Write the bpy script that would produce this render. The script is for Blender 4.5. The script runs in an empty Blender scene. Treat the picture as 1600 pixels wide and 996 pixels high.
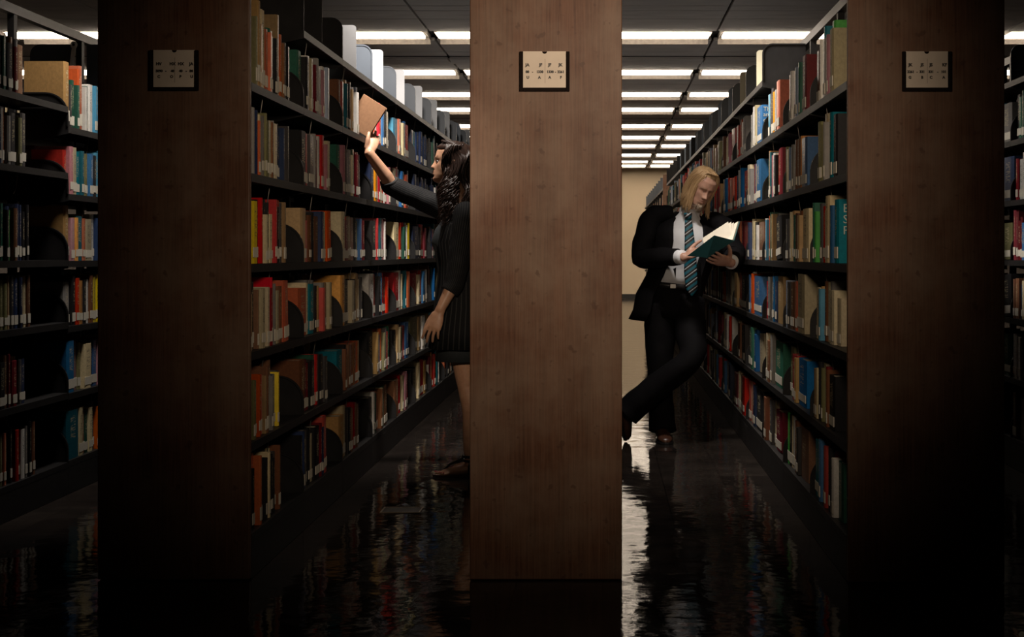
import bpy, bmesh, math, random
from mathutils import Vector, Matrix, Quaternion, noise
random.seed(7)
SC = bpy.context.scene
COL = SC.collection
PI = math.pi

# ------------------------------------------------------------------ camera, world, lights, exposure
F_PX, CAM_H = 2284.0, 1.166            # focal length in px of a 1600 px wide frame; lens height
VPX, VPY = 942.0, 395.0                # where the aisle direction vanishes
cam_d = bpy.data.cameras.new('camera'); cam = bpy.data.objects.new('camera', cam_d); COL.objects.link(cam)
cam.location = (0, 0, CAM_H); cam.rotation_euler = (PI/2, 0, 0)
cam_d.sensor_width = 36.0; cam_d.lens = F_PX/1600*36
cam_d.shift_x = -(VPX-800)/1600; cam_d.shift_y = -(498-VPY)/1600
cam_d.clip_end = 200
SC.camera = cam
SC.view_settings.view_transform = 'Standard'; SC.view_settings.look = 'None'
SC.view_settings.gamma = 1.0; SC.view_settings.use_curve_mapping = False
SC.view_settings.exposure = 0.0
SC.cycles.use_denoising = True
SC.cycles.max_bounces = 7; SC.cycles.diffuse_bounces = 4; SC.cycles.glossy_bounces = 4
SC.cycles.sample_clamp_indirect = 4.0
w = bpy.data.worlds.new('world'); SC.world = w; w.use_nodes = True
w.node_tree.nodes['Background'].inputs[0].default_value = (0.01, 0.009, 0.008, 1)
w.node_tree.nodes['Background'].inputs[1].default_value = 0.1

def lamp(name, kind, loc, target, power, colour, **kw):
    d = bpy.data.lights.new(name, kind); o = bpy.data.objects.new(name, d); COL.objects.link(o)
    o.location = loc; d.energy = power; d.color = colour
    o.rotation_euler = (Vector(target)-Vector(loc)).to_track_quat('-Z', 'Y').to_euler()
    for k, v in kw.items(): setattr(d, k, v)
    return o
WARM = (1.0, 0.80, 0.60); NEUT = (1.0, 0.92, 0.84); WARM2 = (1.0, 0.72, 0.46)
# aisle lamps high under the ceiling
lamp('aisle_lamp_left', 'SPOT', (-0.98, 7.38, 3.0), (-1.08, 8.4, 1.95), 400, NEUT, spot_size=math.radians(98), spot_blend=1.0, shadow_soft_size=0.12)
lamp('aisle_lamp_right', 'SPOT', (0.34, 7.75, 2.9), (0.86, 7.9, 1.85), 240, NEUT, spot_size=math.radians(88), spot_blend=1.0, shadow_soft_size=0.12)
lamp('aisle_lamp_far_left', 'SPOT', (-2.1, 6.8, 3.0), (-2.62, 7.2, 1.2), 140, NEUT, spot_size=math.radians(75), spot_blend=1.0, shadow_soft_size=0.15)
lamp('aisle_lamp_far_right', 'SPOT', (1.8, 9.4, 3.1), (2.25, 8.2, 1.5), 14, NEUT, spot_size=math.radians(75), spot_blend=1.0, shadow_soft_size=0.15)
# the lamp in the lobby in front of the stacks
lamp('lobby_lamp', 'SPOT', (0.22, 3.3, 2.02), (-0.05, 5.2, 1.62), 118, WARM, spot_size=math.radians(83), spot_blend=1.0, shadow_soft_size=0.25)
# added unseen fill lights above the bookcases, facing up to brighten the ceiling
for _x in (-1.52, -0.2, 1.15):
    lamp('ceiling_fill', 'AREA', (_x, 15.5, 2.42), (_x, 15.5, 5.0), 2.0, NEUT, shape='RECTANGLE', size=0.12, size_y=9.0)
lamp('lobby_lamp_aisle', 'SPOT', (-0.62, 3.3, 2.0), (-0.80, 7.6, 0.85), 190, WARM, spot_size=math.radians(19), spot_blend=1.0, shadow_soft_size=0.2)

# ------------------------------------------------------------------ materials
MATS = {}
def nodes_of(name):
    m = bpy.data.materials.new(name); m.use_nodes = True; MATS[name] = m
    nt = m.node_tree; b = nt.nodes['Principled BSDF']
    return m, nt, b
def N(nt, t, **kw):
    n = nt.nodes.new(t)
    for k, v in kw.items():
        if k == 'inp':
            for kk, vv in v.items(): n.inputs[kk].default_value = vv
        else: setattr(n, k, v)
    return n
def L(nt, a, b): nt.links.new(a, b)
def ramp(nt, stops):
    r = N(nt, 'ShaderNodeValToRGB'); e = r.color_ramp.elements
    while len(e) < len(stops): e.new(0.5)
    for i, (p, c) in enumerate(stops): e[i].position = p; e[i].color = (*c, 1)
    return r
def simple(name, col, rough=0.6, metal=0.0, var=0.15, scale=30, bump=0.0, spec=0.5, coat=0.0):
    m, nt, b = nodes_of(name)
    tc = N(nt, 'ShaderNodeTexCoord'); ns = N(nt, 'ShaderNodeTexNoise', inp={'Scale': scale, 'Detail': 4})
    L(nt, tc.outputs['Object'], ns.inputs['Vector'])
    lo = tuple(c*(1-var) for c in col); hi = tuple(min(1, c*(1+var)) for c in col)
    r = ramp(nt, [(0.3, lo), (0.7, hi)]); L(nt, ns.outputs['Fac'], r.inputs[0]); L(nt, r.outputs[0], b.inputs['Base Color'])
    b.inputs['Roughness'].default_value = rough; b.inputs['Metallic'].default_value = metal
    b.inputs['Specular IOR Level'].default_value = spec; b.inputs['Coat Weight'].default_value = coat
    if bump:
        bp = N(nt, 'ShaderNodeBump', inp={'Strength': bump, 'Distance': 0.005}); L(nt, ns.outputs['Fac'], bp.inputs['Height']); L(nt, bp.outputs[0], b.inputs['Normal'])
    return m
def emit(name, col, s):
    m, nt, b = nodes_of(name)
    b.inputs['Base Color'].default_value = (0.9, 0.9, 0.9, 1)
    b.inputs['Emission Color'].default_value = (*col, 1); b.inputs['Emission Strength'].default_value = s
    return m

def wood():
    m, nt, b = nodes_of('walnut_veneer')
    tc = N(nt, 'ShaderNodeTexCoord')
    mp = N(nt, 'ShaderNodeMapping', inp={'Scale': (1, 1, 0.03)}); L(nt, tc.outputs['Object'], mp.inputs[0])
    n1 = N(nt, 'ShaderNodeTexNoise', inp={'Scale': 120, 'Detail': 6, 'Roughness': 0.65}); L(nt, mp.outputs[0], n1.inputs[0])
    mp2 = N(nt, 'ShaderNodeMapping', inp={'Scale': (1, 1, 0.12)}); L(nt, tc.outputs['Object'], mp2.inputs[0])
    n2 = N(nt, 'ShaderNodeTexNoise', inp={'Scale': 9, 'Detail': 4}); L(nt, mp2.outputs[0], n2.inputs[0])
    r1 = ramp(nt, [(0.3, (0.078, 0.031, 0.016)), (0.5, (0.128, 0.057, 0.031)), (0.72, (0.175, 0.083, 0.047))])
    L(nt, n1.outputs['Fac'], r1.inputs[0])
    r2 = ramp(nt, [(0.3, (0.72, 0.72, 0.72)), (0.7, (1.12, 1.1, 1.08))]); L(nt, n2.outputs['Fac'], r2.inputs[0])
    mx = N(nt, 'ShaderNodeMix', data_type='RGBA', blend_type='MULTIPLY', inp={0: 1.0}); L(nt, r1.outputs[0], mx.inputs[6]); L(nt, r2.outputs[0], mx.inputs[7])
    # rubbed grey scuffs and dark finger marks
    n3 = N(nt, 'ShaderNodeTexNoise', inp={'Scale': 3.2, 'Detail': 5, 'Roughness': 0.6}); L(nt, tc.outputs['Object'], n3.inputs[0])
    r3 = ramp(nt, [(0.38, (0, 0, 0)), (0.7, (0.7, 0.7, 0.7))]); L(nt, n3.outputs['Fac'], r3.inputs[0])
    mx2 = N(nt, 'ShaderNodeMix', data_type='RGBA', inp={7: (0.215, 0.15, 0.105, 1)}); L(nt, r3.outputs[0], mx2.inputs[0]); L(nt, mx.outputs[2], mx2.inputs[6])
    n4 = N(nt, 'ShaderNodeTexNoise', inp={'Scale': 26, 'Detail': 2}); L(nt, tc.outputs['Object'], n4.inputs[0])
    r4 = ramp(nt, [(0.64, (0, 0, 0)), (0.70, (0.5, 0.5, 0.5))]); L(nt, n4.outputs['Fac'], r4.inputs[0])
    mx3 = N(nt, 'ShaderNodeMix', data_type='RGBA', inp={7: (0.06, 0.025, 0.014, 1)}); L(nt, r4.outputs[0], mx3.inputs[0]); L(nt, mx2.outputs[2], mx3.inputs[6])
    L(nt, mx3.outputs[2], b.inputs['Base Color'])
    b.inputs['Roughness'].default_value = 0.55; b.inputs['Specular IOR Level'].default_value = 0.3
    bp = N(nt, 'ShaderNodeBump', inp={'Strength': 0.12, 'Distance': 0.002}); L(nt, n1.outputs['Fac'], bp.inputs['Height']); L(nt, bp.outputs[0], b.inputs['Normal'])
    return m
def floor_mat():
    m, nt, b = nodes_of('polished_dark_tile')
    tc = N(nt, 'ShaderNodeTexCoord')
    br = N(nt, 'ShaderNodeTexBrick', offset=0.0, inp={'Scale': 1.0, 'Mortar Size': 0.002, 'Mortar Smooth': 0.2, 'Brick Width': 0.305, 'Row Height': 0.305,
           'Color1': (0.014, 0.011, 0.010, 1), 'Color2': (0.021, 0.017, 0.015, 1), 'Mortar': (0.006, 0.005, 0.005, 1)})
    L(nt, tc.outputs['Object'], br.inputs['Vector'])
    n1 = N(nt, 'ShaderNodeTexNoise', inp={'Scale': 4, 'Detail': 8, 'Roughness': 0.7}); L(nt, tc.outputs['Object'], n1.inputs[0])
    r1 = ramp(nt, [(0.35, (0.7, 0.7, 0.7)), (0.7, (1.7, 1.6, 1.5))]); L(nt, n1.outputs['Fac'], r1.inputs[0])
    mx = N(nt, 'ShaderNodeMix', data_type='RGBA', blend_type='MULTIPLY', inp={0: 1.0}); L(nt, br.outputs['Color'], mx.inputs[6]); L(nt, r1.outputs[0], mx.inputs[7])
    L(nt, mx.outputs[2], b.inputs['Base Color'])
    r2 = ramp(nt, [(0.3, (0.025, 0.025, 0.025)), (0.75, (0.10, 0.10, 0.10))]); L(nt, n1.outputs['Fac'], r2.inputs[0]); L(nt, r2.outputs[0], b.inputs['Roughness'])
    # waxed surface: slow waves plus fine ripple
    n2 = N(nt, 'ShaderNodeTexNoise', inp={'Scale': 6.5, 'Detail': 2, 'Roughness': 0.5}); L(nt, tc.outputs['Object'], n2.inputs[0])
    n3 = N(nt, 'ShaderNodeTexNoise', inp={'Scale': 48, 'Detail': 3}); L(nt, tc.outputs['Object'], n3.inputs[0])
    ma = N(nt, 'ShaderNodeMath', operation='MULTIPLY_ADD', inp={1: 0.09}); L(nt, n3.outputs['Fac'], ma.inputs[0]); L(nt, n2.outputs['Fac'], ma.inputs[2])
    bp = N(nt, 'ShaderNodeBump', inp={'Strength': 0.15, 'Distance': 0.02}); L(nt, ma.outputs[0], bp.inputs['Height']); L(nt, bp.outputs[0], b.inputs['Normal'])
    b.inputs['Specular IOR Level'].default_value = 0.05
    return m
wood(); floor_mat()
simple('black_steel', (0.014, 0.013, 0.013), 0.5, 0.0, 0.25, 12, 0.0, 0.22)
simple('steel_edge', (0.03, 0.029, 0.03), 0.4, 0.0, 0.2, 30, 0, 0.3)
simple('grey_blue_steel', (0.065, 0.075, 0.09), 0.38, 0.0, 0.08, 8)
simple('light_grey_steel', (0.52, 0.52, 0.53), 0.4, 0.0, 0.08, 8)
simple('cream_steel', (0.58, 0.53, 0.38), 0.4, 0.0, 0.08, 8)
simple('wire', (0.16, 0.14, 0.12), 0.35, 0.7, 0.1)
simple('ceiling_grey', (0.66, 0.64, 0.63), 0.8, 0.0, 0.1, 3)
simple('ceiling_joint', (0.05, 0.045, 0.042), 0.8)
simple('wall_tan', (0.50, 0.41, 0.29), 0.75, 0.0, 0.06, 1.2)
simple('wall_dark', (0.06, 0.05, 0.045), 0.8)
simple('baseboard_black', (0.015, 0.014, 0.013), 0.4)
simple('fixture_white', (0.40, 0.37, 0.34), 0.6)
simple('paper_label', (0.62, 0.57, 0.47), 0.7, 0, 0.12, 60)
simple('pages', (0.62, 0.54, 0.40), 0.85, 0, 0.2, 90)
simple('sign_card', (0.62, 0.52, 0.42), 0.6, 0, 0.05, 20)
simple('sign_frame', (0.012, 0.008, 0.007), 0.8, 0, 0.1, 30, 0, 0.05)
simple('ink', (0.015, 0.013, 0.012), 0.6)
simple('pale_print', (0.50, 0.50, 0.42), 0.6); simple('yellow_print', (0.55, 0.40, 0.05), 0.6)
emit('lamp_lens', (1.0, 0.83, 0.65), 11.0)

PAL = {  # code: (colour, words)
 'k': ((0.016, 0.015, 0.016), 'black'), 'n': ((0.022, 0.035, 0.085), 'navy'), 'b': ((0.035, 0.12, 0.27), 'blue'), 't': ((0.016, 0.13, 0.17), 'teal'),
 'g': ((0.025, 0.10, 0.065), 'dark green'), 'G': ((0.06, 0.32, 0.06), 'bright green'), 'o': ((0.17, 0.16, 0.075), 'olive'), 'r': ((0.42, 0.032, 0.028), 'red'),
 'm': ((0.16, 0.018, 0.025), 'maroon'), 'R': ((0.50, 0.11, 0.045), 'rust orange'), 'O': ((0.62, 0.28, 0.07), 'orange'), 'y': ((0.68, 0.50, 0.06), 'yellow'),
 'w': ((0.74, 0.71, 0.66), 'white'), 'c': ((0.56, 0.47, 0.30), 'cream'), 'T': ((0.38, 0.24, 0.11), 'tan'), 'B': ((0.17, 0.075, 0.04), 'brown'),
 'a': ((0.24, 0.225, 0.21), 'grey'), 'd': ((0.06, 0.055, 0.055), 'charcoal'), 'p': ((0.36, 0.17, 0.19), 'dusty pink'), 's': ((0.09, 0.30, 0.45), 'sky blue'),
 'l': ((0.34, 0.40, 0.52), 'pale blue')}
def book_mat(code):
    col, word = PAL[code]
    m, nt, b = nodes_of('cloth_'+word.replace(' ', '_'))
    uv = N(nt, 'ShaderNodeUVMap', uv_map='UVMap'); sp = N(nt, 'ShaderNodeSeparateXYZ'); L(nt, uv.outputs[0], sp.inputs[0])
    fl = N(nt, 'ShaderNodeMath', operation='FLOOR'); L(nt, sp.outputs[0], fl.inputs[0])
    oi = N(nt, 'ShaderNodeObjectInfo')
    idn = N(nt, 'ShaderNodeMath', operation='MULTIPLY_ADD', inp={1: 0.6180339}); L(nt, fl.outputs[0], idn.inputs[0]); L(nt, oi.outputs['Random'], idn.inputs[2])
    wn = N(nt, 'ShaderNodeTexWhiteNoise', noise_dimensions='1D'); L(nt, idn.outputs[0], wn.inputs['W'])
    sc = N(nt, 'ShaderNodeSeparateColor'); L(nt, wn.outputs['Color'], sc.inputs[0])
    hs = N(nt, 'ShaderNodeHueSaturation', inp={'Color': (*col, 1)})
    for o_, i_, lo, hi in ((0, 'Hue', 0.493, 0.507), (1, 'Saturation', 0.9, 1.15), (2, 'Value', 0.6, 1.3)):
        mr = N(nt, 'ShaderNodeMapRange', inp={3: lo, 4: hi}); L(nt, sc.outputs[o_], mr.inputs[0]); L(nt, mr.outputs[0], hs.inputs[i_])
    # title print on the spine: broken letter-like marks between two heights
    fr = N(nt, 'ShaderNodeMath', operation='FRACT'); L(nt, sp.outputs[0], fr.inputs[0])
    cb = N(nt, 'ShaderNodeCombineXYZ'); 
    m1 = N(nt, 'ShaderNodeMath', operation='MULTIPLY', inp={1: 2.2}); L(nt, sp.outputs[0], m1.inputs[0]); L(nt, m1.outputs[0], cb.inputs[0])
    m2 = N(nt, 'ShaderNodeMath', operation='MULTIPLY', inp={1: 34}); L(nt, sp.outputs[1], m2.inputs[0]); L(nt, m2.outputs[0], cb.inputs[1]); L(nt, idn.outputs[0], cb.inputs[2])
    ns = N(nt, 'ShaderNodeTexNoise', inp={'Scale': 1.6, 'Detail': 1}); L(nt, cb.outputs[0], ns.inputs[0])
    gt = N(nt, 'ShaderNodeMath', operation='GREATER_THAN', inp={1: 0.53}); L(nt, ns.outputs['Fac'], gt.inputs[0])
    def band(src, lo, hi):
        a = N(nt, 'ShaderNodeMath', operation='GREATER_THAN', inp={1: lo}); L(nt, src, a.inputs[0])
        c = N(nt, 'ShaderNodeMath', operation='LESS_THAN', inp={1: hi}); L(nt, src, c.inputs[0])
        d = N(nt, 'ShaderNodeMath', operation='MULTIPLY'); L(nt, a.outputs[0], d.inputs[0]); L(nt, c.outputs[0], d.inputs[1]); return d
    bv = band(sp.outputs[1], 0.42, 0.88); bu = band(fr.outputs[0], 0.3, 0.7)
    p1 = N(nt, 'ShaderNodeMath', operation='MULTIPLY'); L(nt, bv.outputs[0], p1.inputs[0]); L(nt, bu.outputs[0], p1.inputs[1])
    p2 = N(nt, 'ShaderNodeMath', operation='MULTIPLY'); L(nt, p1.outputs[0], p2.inputs[0]); L(nt, gt.outputs[0], p2.inputs[1])
    p3 = N(nt, 'ShaderNodeMath', operation='MULTIPLY', inp={1: 0.6}); L(nt, p2.outputs[0], p3.inputs[0])
    dark = sum(col) > 0.85
    mx = N(nt, 'ShaderNodeMix', data_type='RGBA', inp={7: (0.06, 0.05, 0.05, 1) if dark else (0.5, 0.42, 0.26, 1)})
    L(nt, p3.outputs[0], mx.inputs[0])
    tc = N(nt, 'ShaderNodeTexCoord'); nz = N(nt, 'ShaderNodeTexNoise', inp={'Scale': 14, 'Detail': 6, 'Roughness': 0.7}); L(nt, tc.outputs['Object'], nz.inputs[0])
    rz = ramp(nt, [(0.3, (0.7, 0.7, 0.7)), (0.7, (1.15, 1.13, 1.1))]); L(nt, nz.outputs['Fac'], rz.inputs[0])
    mw = N(nt, 'ShaderNodeMix', data_type='RGBA', blend_type='MULTIPLY', inp={0: 0.8}); L(nt, hs.outputs[0], mw.inputs[6]); L(nt, rz.outputs[0], mw.inputs[7])
    L(nt, mw.outputs[2], mx.inputs[6]); L(nt, mx.outputs[2], b.inputs['Base Color'])
    rr = N(nt, 'ShaderNodeMapRange', inp={3: 0.28, 4: 0.7}); L(nt, sc.outputs[1], rr.inputs[0]); L(nt, rr.outputs[0], b.inputs['Roughness'])
    b.inputs['Specular IOR Level'].default_value = 0.22
    return m
PCODES = list(PAL); PMATS = [book_mat(c) for c in PCODES]

# ------------------------------------------------------------------ helpers
def link_mesh(name, me, mat=None, parent=None, loc=None, rot=None, scale=None):
    o = bpy.data.objects.new(name, me); COL.objects.link(o)
    if mat is not None:
        if len(me.materials) == 0: me.materials.append(MATS[mat] if isinstance(mat, str) else mat)
    if parent is not None: o.parent = parent
    if loc is not None: o.location = loc
    if rot is not None: o.rotation_euler = rot
    if scale is not None: o.scale = scale
    return o
def tag(o, label=None, cat=None, group=None, kind=None):
    if label: o['label'] = label
    if cat: o['category'] = cat
    if group: o['group'] = group
    if kind: o['kind'] = kind
    return o
def empty(name, loc=(0, 0, 0), rot=(0, 0, 0)):
    o = bpy.data.objects.new(name, None); COL.objects.link(o); o.location = loc; o.rotation_euler = rot; o.empty_display_size = 0.1
    return o
class MB:
    """collects vertices, faces, uvs and material slots for one mesh"""
    def __init__(s): s.v = []; s.f = []; s.uv = []; s.m = []; s.smooth = []
    def add(s, vs, fs, uvs=None, mi=0, smooth=False):
        o = len(s.v); s.v += [tuple(p) for p in vs]
        for i, f in enumerate(fs):
            s.f.append(tuple(o+k for k in f)); s.uv.append(uvs[i] if uvs else [(0, 0)]*len(f)); s.m.append(mi); s.smooth.append(smooth)
    def box(s, x0, x1, y0, y1, z0, z1, mi=0):
        v = [(x, y, z) for z in (z0, z1) for y in (y0, y1) for x in (x0, x1)]
        s.add(v, [(0, 2, 3, 1), (4, 5, 7, 6), (0, 1, 5, 4), (2, 6, 7, 3), (0, 4, 6, 2), (1, 3, 7, 5)], mi=mi)
    def prism(s, poly, axis, a0, a1, mi=0, smooth=False):
        n = len(poly)
        def pt(p, a): return {'x': (a, p[0], p[1]), 'y': (p[0], a, p[1]), 'z': (p[0], p[1], a)}[axis]
        v = [pt(p, a0) for p in poly]+[pt(p, a1) for p in poly]
        f = [(i, (i+1) % n, n+(i+1) % n, n+i) for i in range(n)]+[tuple(range(n))[::-1], tuple(range(n, 2*n))]
        s.add(v, f, mi=mi, smooth=smooth)
    def tube(s, pts, r, n=8, mi=0, closed=False):
        pts = [Vector(p) for p in pts]; rr = r if isinstance(r, (list, tuple)) else [r]*len(pts)
        rings = []
        d0 = (pts[1]-pts[0]).normalized(); u = d0.orthogonal().normalized()
        for i, p in enumerate(pts):
            d = (pts[min(i+1, len(pts)-1)]-pts[max(i-1, 0)]).normalized()
            u = (u-d*u.dot(d)).normalized(); v = d.cross(u)
            rings.append((p, u*rr[i], v*rr[i]))
        s.loft(rings, n, mi)
    def loft(s, rings, n=20, mi=0, caps=True, power=2.0, noise_amp=0.0, noise_scale=20.0):
        """rings: (centre, half axis u, half axis v); closed tube with uvs (u around, v along in metres)"""
        vs = []; fs = []; uvs = []; along = 0.0; al = []
        for k, (c, u, v) in enumerate(rings):
            if k: along += (Vector(c)-Vector(rings[k-1][0])).length
            al.append(along)
            for i in range(n):
                a = 2*PI*i/n; ca, sa = math.cos(a), math.sin(a)
                if power != 2.0:
                    ca = math.copysign(abs(ca)**(2/power), ca); sa = math.copysign(abs(sa)**(2/power), sa)
                p = Vector(c)+Vector(u)*ca+Vector(v)*sa
                if noise_amp: p = p+(p-Vector(c)).normalized()*noise_amp*noise.noise(p*noise_scale)
                vs.append(p)
        for k in range(len(rings)-1):
            for i in range(n):
                j = (i+1) % n
                fs.append((k*n+i, k*n+j, (k+1)*n+j, (k+1)*n+i))
                uvs.append([(i/n, al[k]), ((i+1)/n, al[k]), ((i+1)/n, al[k+1]), (i/n, al[k+1])])
        if caps:
            fs.append(tuple(range(n))[::-1]); uvs.append([(0, 0)]*n)
            m = (len(rings)-1)*n; fs.append(tuple(m+i for i in range(n))); uvs.append([(0, 0)]*n)
        s.add(vs, fs, uvs, mi, True)
    def mesh(s, name, fix=True):
        me = bpy.data.meshes.new(name); me.from_pydata(s.v, [], s.f)
        ul = me.uv_layers.new(name='UVMap')
        flat = []
        for u in s.uv:
            for a in u: flat += [a[0], a[1]]
        ul.data.foreach_set('uv', flat)
        me.polygons.foreach_set('material_index', s.m); me.polygons.foreach_set('use_smooth', s.smooth)
        me.update()
        if fix:
            bm = bmesh.new(); bm.from_mesh(me); bmesh.ops.recalc_face_normals(bm, faces=bm.faces); bm.to_mesh(me); bm.free()
        return me
    def build(s, name, mat, parent=None, fix=True, **kw):
        me = s.mesh(name, fix)
        for m in (mat if isinstance(mat, (list, tuple)) else [mat]): me.materials.append(MATS[m])
        return link_mesh(name, me, None, parent, **kw)
def boxobj(name, b, mat, parent=None, **kw):
    mb = MB(); mb.box(*b); return mb.build(name, mat, parent, **kw)
def bevel(o, wd=0.003, seg=2):
    m = o.modifiers.new('bevel', 'BEVEL'); m.width = wd; m.segments = seg; m.limit_method = 'ANGLE'; return o
def P(px, py, Y):
    """the point that stands at distance Y behind pixel px, py"""
    return Vector(((px-VPX)*Y/F_PX, Y, CAM_H+(VPY-py)*Y/F_PX))
def text_mesh(txt, size, mat, name='print', align='CENTER', extrude=0.0003, bold=0.0):
    c = bpy.data.curves.new(name, 'FONT'); c.body = txt; c.size = size; c.align_x = align; c.extrude = extrude; c.offset = bold; c.resolution_u = 2
    o = bpy.data.objects.new(name, c); COL.objects.link(o)
    dg = bpy.context.evaluated_depsgraph_get(); me = bpy.data.meshes.new_from_object(o.evaluated_get(dg))
    bpy.data.objects.remove(o); bpy.data.curves.remove(c); me.materials.clear(); me.materials.append(MATS[mat])
    return me
def keep_world(o, parent):
    bpy.context.view_layer.update(); o.parent = parent; o.matrix_parent_inverse = parent.matrix_world.inverted()
ORD = ['first', 'second', 'third', 'fourth', 'fifth', 'sixth', 'seventh', 'eighth', 'ninth', 'tenth', 'eleventh', 'twelfth', 'thirteenth', 'fourteenth', 'fifteenth',
       'sixteenth', 'seventeenth', 'eighteenth', 'nineteenth', 'twentieth', 'twenty-first', 'twenty-second', 'twenty-third', 'twenty-fourth', 'twenty-fifth', 'twenty-sixth']

# ------------------------------------------------------------------ room shell
CEIL = CAM_H+2.15; FAR = 37.2; XL, XR, YB = -9.0, 9.0, -3.0
tag(boxobj('floor', (XL, XR, YB, FAR, -0.1, 0), 'polished_dark_tile'), kind='structure')
tag(boxobj('wall_far', (XL, XR, FAR, FAR+0.1, 0, CEIL+0.3), 'wall_tan'), kind='structure')
tag(boxobj('wall_left', (XL-0.1, XL, YB, FAR, 0, CEIL+0.3), 'wall_dark'), kind='structure')
tag(boxobj('wall_right', (XR, XR+0.1, YB, FAR, 0, CEIL+0.3), 'wall_dark'), kind='structure')
tag(boxobj('wall_back', (XL, XR, YB-0.1, YB, 0, CEIL+0.3), 'wall_dark'), kind='structure')
tag(boxobj('baseboard_far', (XL, XR, FAR-0.015, FAR, 0.001, 0.11), 'baseboard_black'), kind='structure')
ceil = tag(boxobj('ceiling', (XL, XR, YB, FAR, CEIL+0.06, CEIL+0.3), 'ceiling_joint'), kind='structure')

LIGHTS_Y = [4911/o for o in (339, 281.5, 247, 223.5, 198, 180.4, 167.3, 153, 142.5, 136)]
SEAMS = [-1.69-1.4*k for k in range(5, 0, -1)]+[-1.69+1.4*k for k in range(0, 8)]
SEAMS = [x for x in SEAMS if -8.9 < x < 8.9]
rows = []                                                       # (y0, y1, kind)
y = -2.9
while y < 12.6: rows.append((y, y+0.71, 'panel')); y += 0.71
rows.append((y, 12.98, 'panel')) if y < 12.9 else None
rows += [(12.98, 13.45, 'panel'), (13.45, LIGHTS_Y[0]-0.3, 'panel')]
for i, ly in enumerate(LIGHTS_Y):
    rows.append((ly-0.3, ly+0.3, 'light'))
    a = ly+0.3; b = LIGHTS_Y[i+1]-0.3 if i+1 < len(LIGHTS_Y) else FAR
    if b-a > 2.0:
        rows += [(a, a+0.85, 'panel'), (a+0.85, a+1.2, 'panel'), (a+1.2, a+1.6, 'beam'), (a+1.6, b, 'panel')]
    elif b-a > 0.3:
        k = max(1, round((b-a)/0.85)); rows += [(a+(b-a)*j/k, a+(b-a)*(j+1)/k, 'panel') for j in range(k)]
unit = MB(); unit.box(0, 1, 0, 1, 0, 1); unit_me = unit.mesh('ceiling_panel'); unit_me.materials.append(MATS['ceiling_grey'])
rest = MB(); G = 0.012
for (y0, y1, kd) in rows:
    for j in range(len(SEAMS)-1):
        x0, x1 = SEAMS[j], SEAMS[j+1]
        if kd == 'light': continue
        dz = -0.035 if kd == 'beam' else 0.0
        if 11.5 < y0 < 26 and -6.5 < x0 < 5.0:
            link_mesh('ceiling_panel', unit_me, None, ceil, loc=(x0+G, y0+G, CEIL+dz), scale=(x1-x0-2*G, y1-y0-2*G, 0.03))
        else: rest.box(x0+G, x1-G, y0+G, y1-G, CEIL+dz, CEIL+0.03+dz)
tag(rest.build('ceiling_panels', 'ceiling_grey', ceil, fix=False), kind='stuff')
# light troffers: white housing with a sloping far reflector, glowing lens slightly below the ceiling plane
hs = MB(); W_ = 1.4-0.10
hs.prism([(-0.27, 0.05), (-0.27, 0.0), (-0.25, 0.0), (-0.25, 0.045), (0.03, 0.045), (0.25, 0.02), (0.27, -0.045), (0.285, -0.045), (0.285, 0.05)], 'x', -W_/2, W_/2)
hs.box(-W_/2-0.004, -W_/2, -0.27, 0.285, -0.005, 0.05); hs.box(W_/2, W_/2+0.004, -0.27, 0.285, -0.005, 0.05)
hs_me = hs.mesh('housing'); hs_me.materials.append(MATS['fixture_white'])
ln = MB(); ln.prism([(-0.245, 0.0), (-0.235, -0.03), (0.0, -0.03), (0.02, 0.0)], 'x', -W_/2+0.02, W_/2-0.02); ln_me = ln.mesh('lens'); ln_me.materials.append(MATS['lamp_lens'])
CN = {}
mid0 = min(range(len(SEAMS)-1), key=lambda j: abs((SEAMS[j]+SEAMS[j+1])/2-0.41))
for j in range(len(SEAMS)-1):
    c = (SEAMS[j]+SEAMS[j+1])/2
    if -6.6 < c < 5.2: CN[j] = c
def colname(k):
    return {0: 'above the right aisle', 1: 'right of the right-aisle seam', -1: 'hidden behind the middle panel', -2: 'above the left aisle', -3: 'over the left bookcase', 2: 'over the far right shelves',
            -4: 'above the leftmost aisle', -5: 'at the far left edge', 3: 'at the far right edge'}[k]
for i, ly in enumerate(LIGHTS_Y):
    for j, c in CN.items():
        k = j-mid0
        if k == -1: pass
        o = empty('ceiling_light', (c, ly, CEIL))
        tag(o, f'glowing white ceiling light strip, {ORD[i]} row from the camera, {colname(k)}', 'ceiling light', 'ceiling light strips')
        link_mesh('housing', hs_me, None, o); link_mesh('lens', ln_me, None, o)

# ------------------------------------------------------------------ shelving ranges
Y0 = 5.19; BAY = 0.914; PT = 0.03
SH = [0.16, 0.485, 0.81, 1.125, 1.45, 1.775, 2.10]
RANGES = [  # name words, x0, x1, front y, bays, bays without top shelf
 dict(x0=-3.118, x1=-2.577, y=Y0, top=3, label='black steel bookcase range at the far left edge, full of books'),
 dict(x0=-1.795, x1=-1.2545, y=Y0, top=1, label='bookcase range behind the left, darkest wooden end panel'),
 dict(x0=-0.4727, x1=0.068, y=Y0, top=1, label='bookcase range behind the middle wooden end panel, between the two people'),
 dict(x0=0.8636, x1=1.416, y=Y0-0.04, top=3, label='bookcase range behind the right wooden end panel, man leans on it'),
 dict(x0=2.22, x1=2.761, y=Y0, top=2, label='bookcase range sliver at the far right edge of view')]
SD = 0.235                                                       # shelf depth
sp_ = MB(); sp_.prism([(0, -0.03), (0.006, -0.03), (0.006, -0.004), (SD-0.004, -0.004), (SD-0.004, -0.02), (SD, -0.02), (SD, 0), (0, 0)], 'x', 0.003, BAY-0.003)
shelf_me = sp_.mesh('shelf'); shelf_me.materials.append(MATS['black_steel'])
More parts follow.
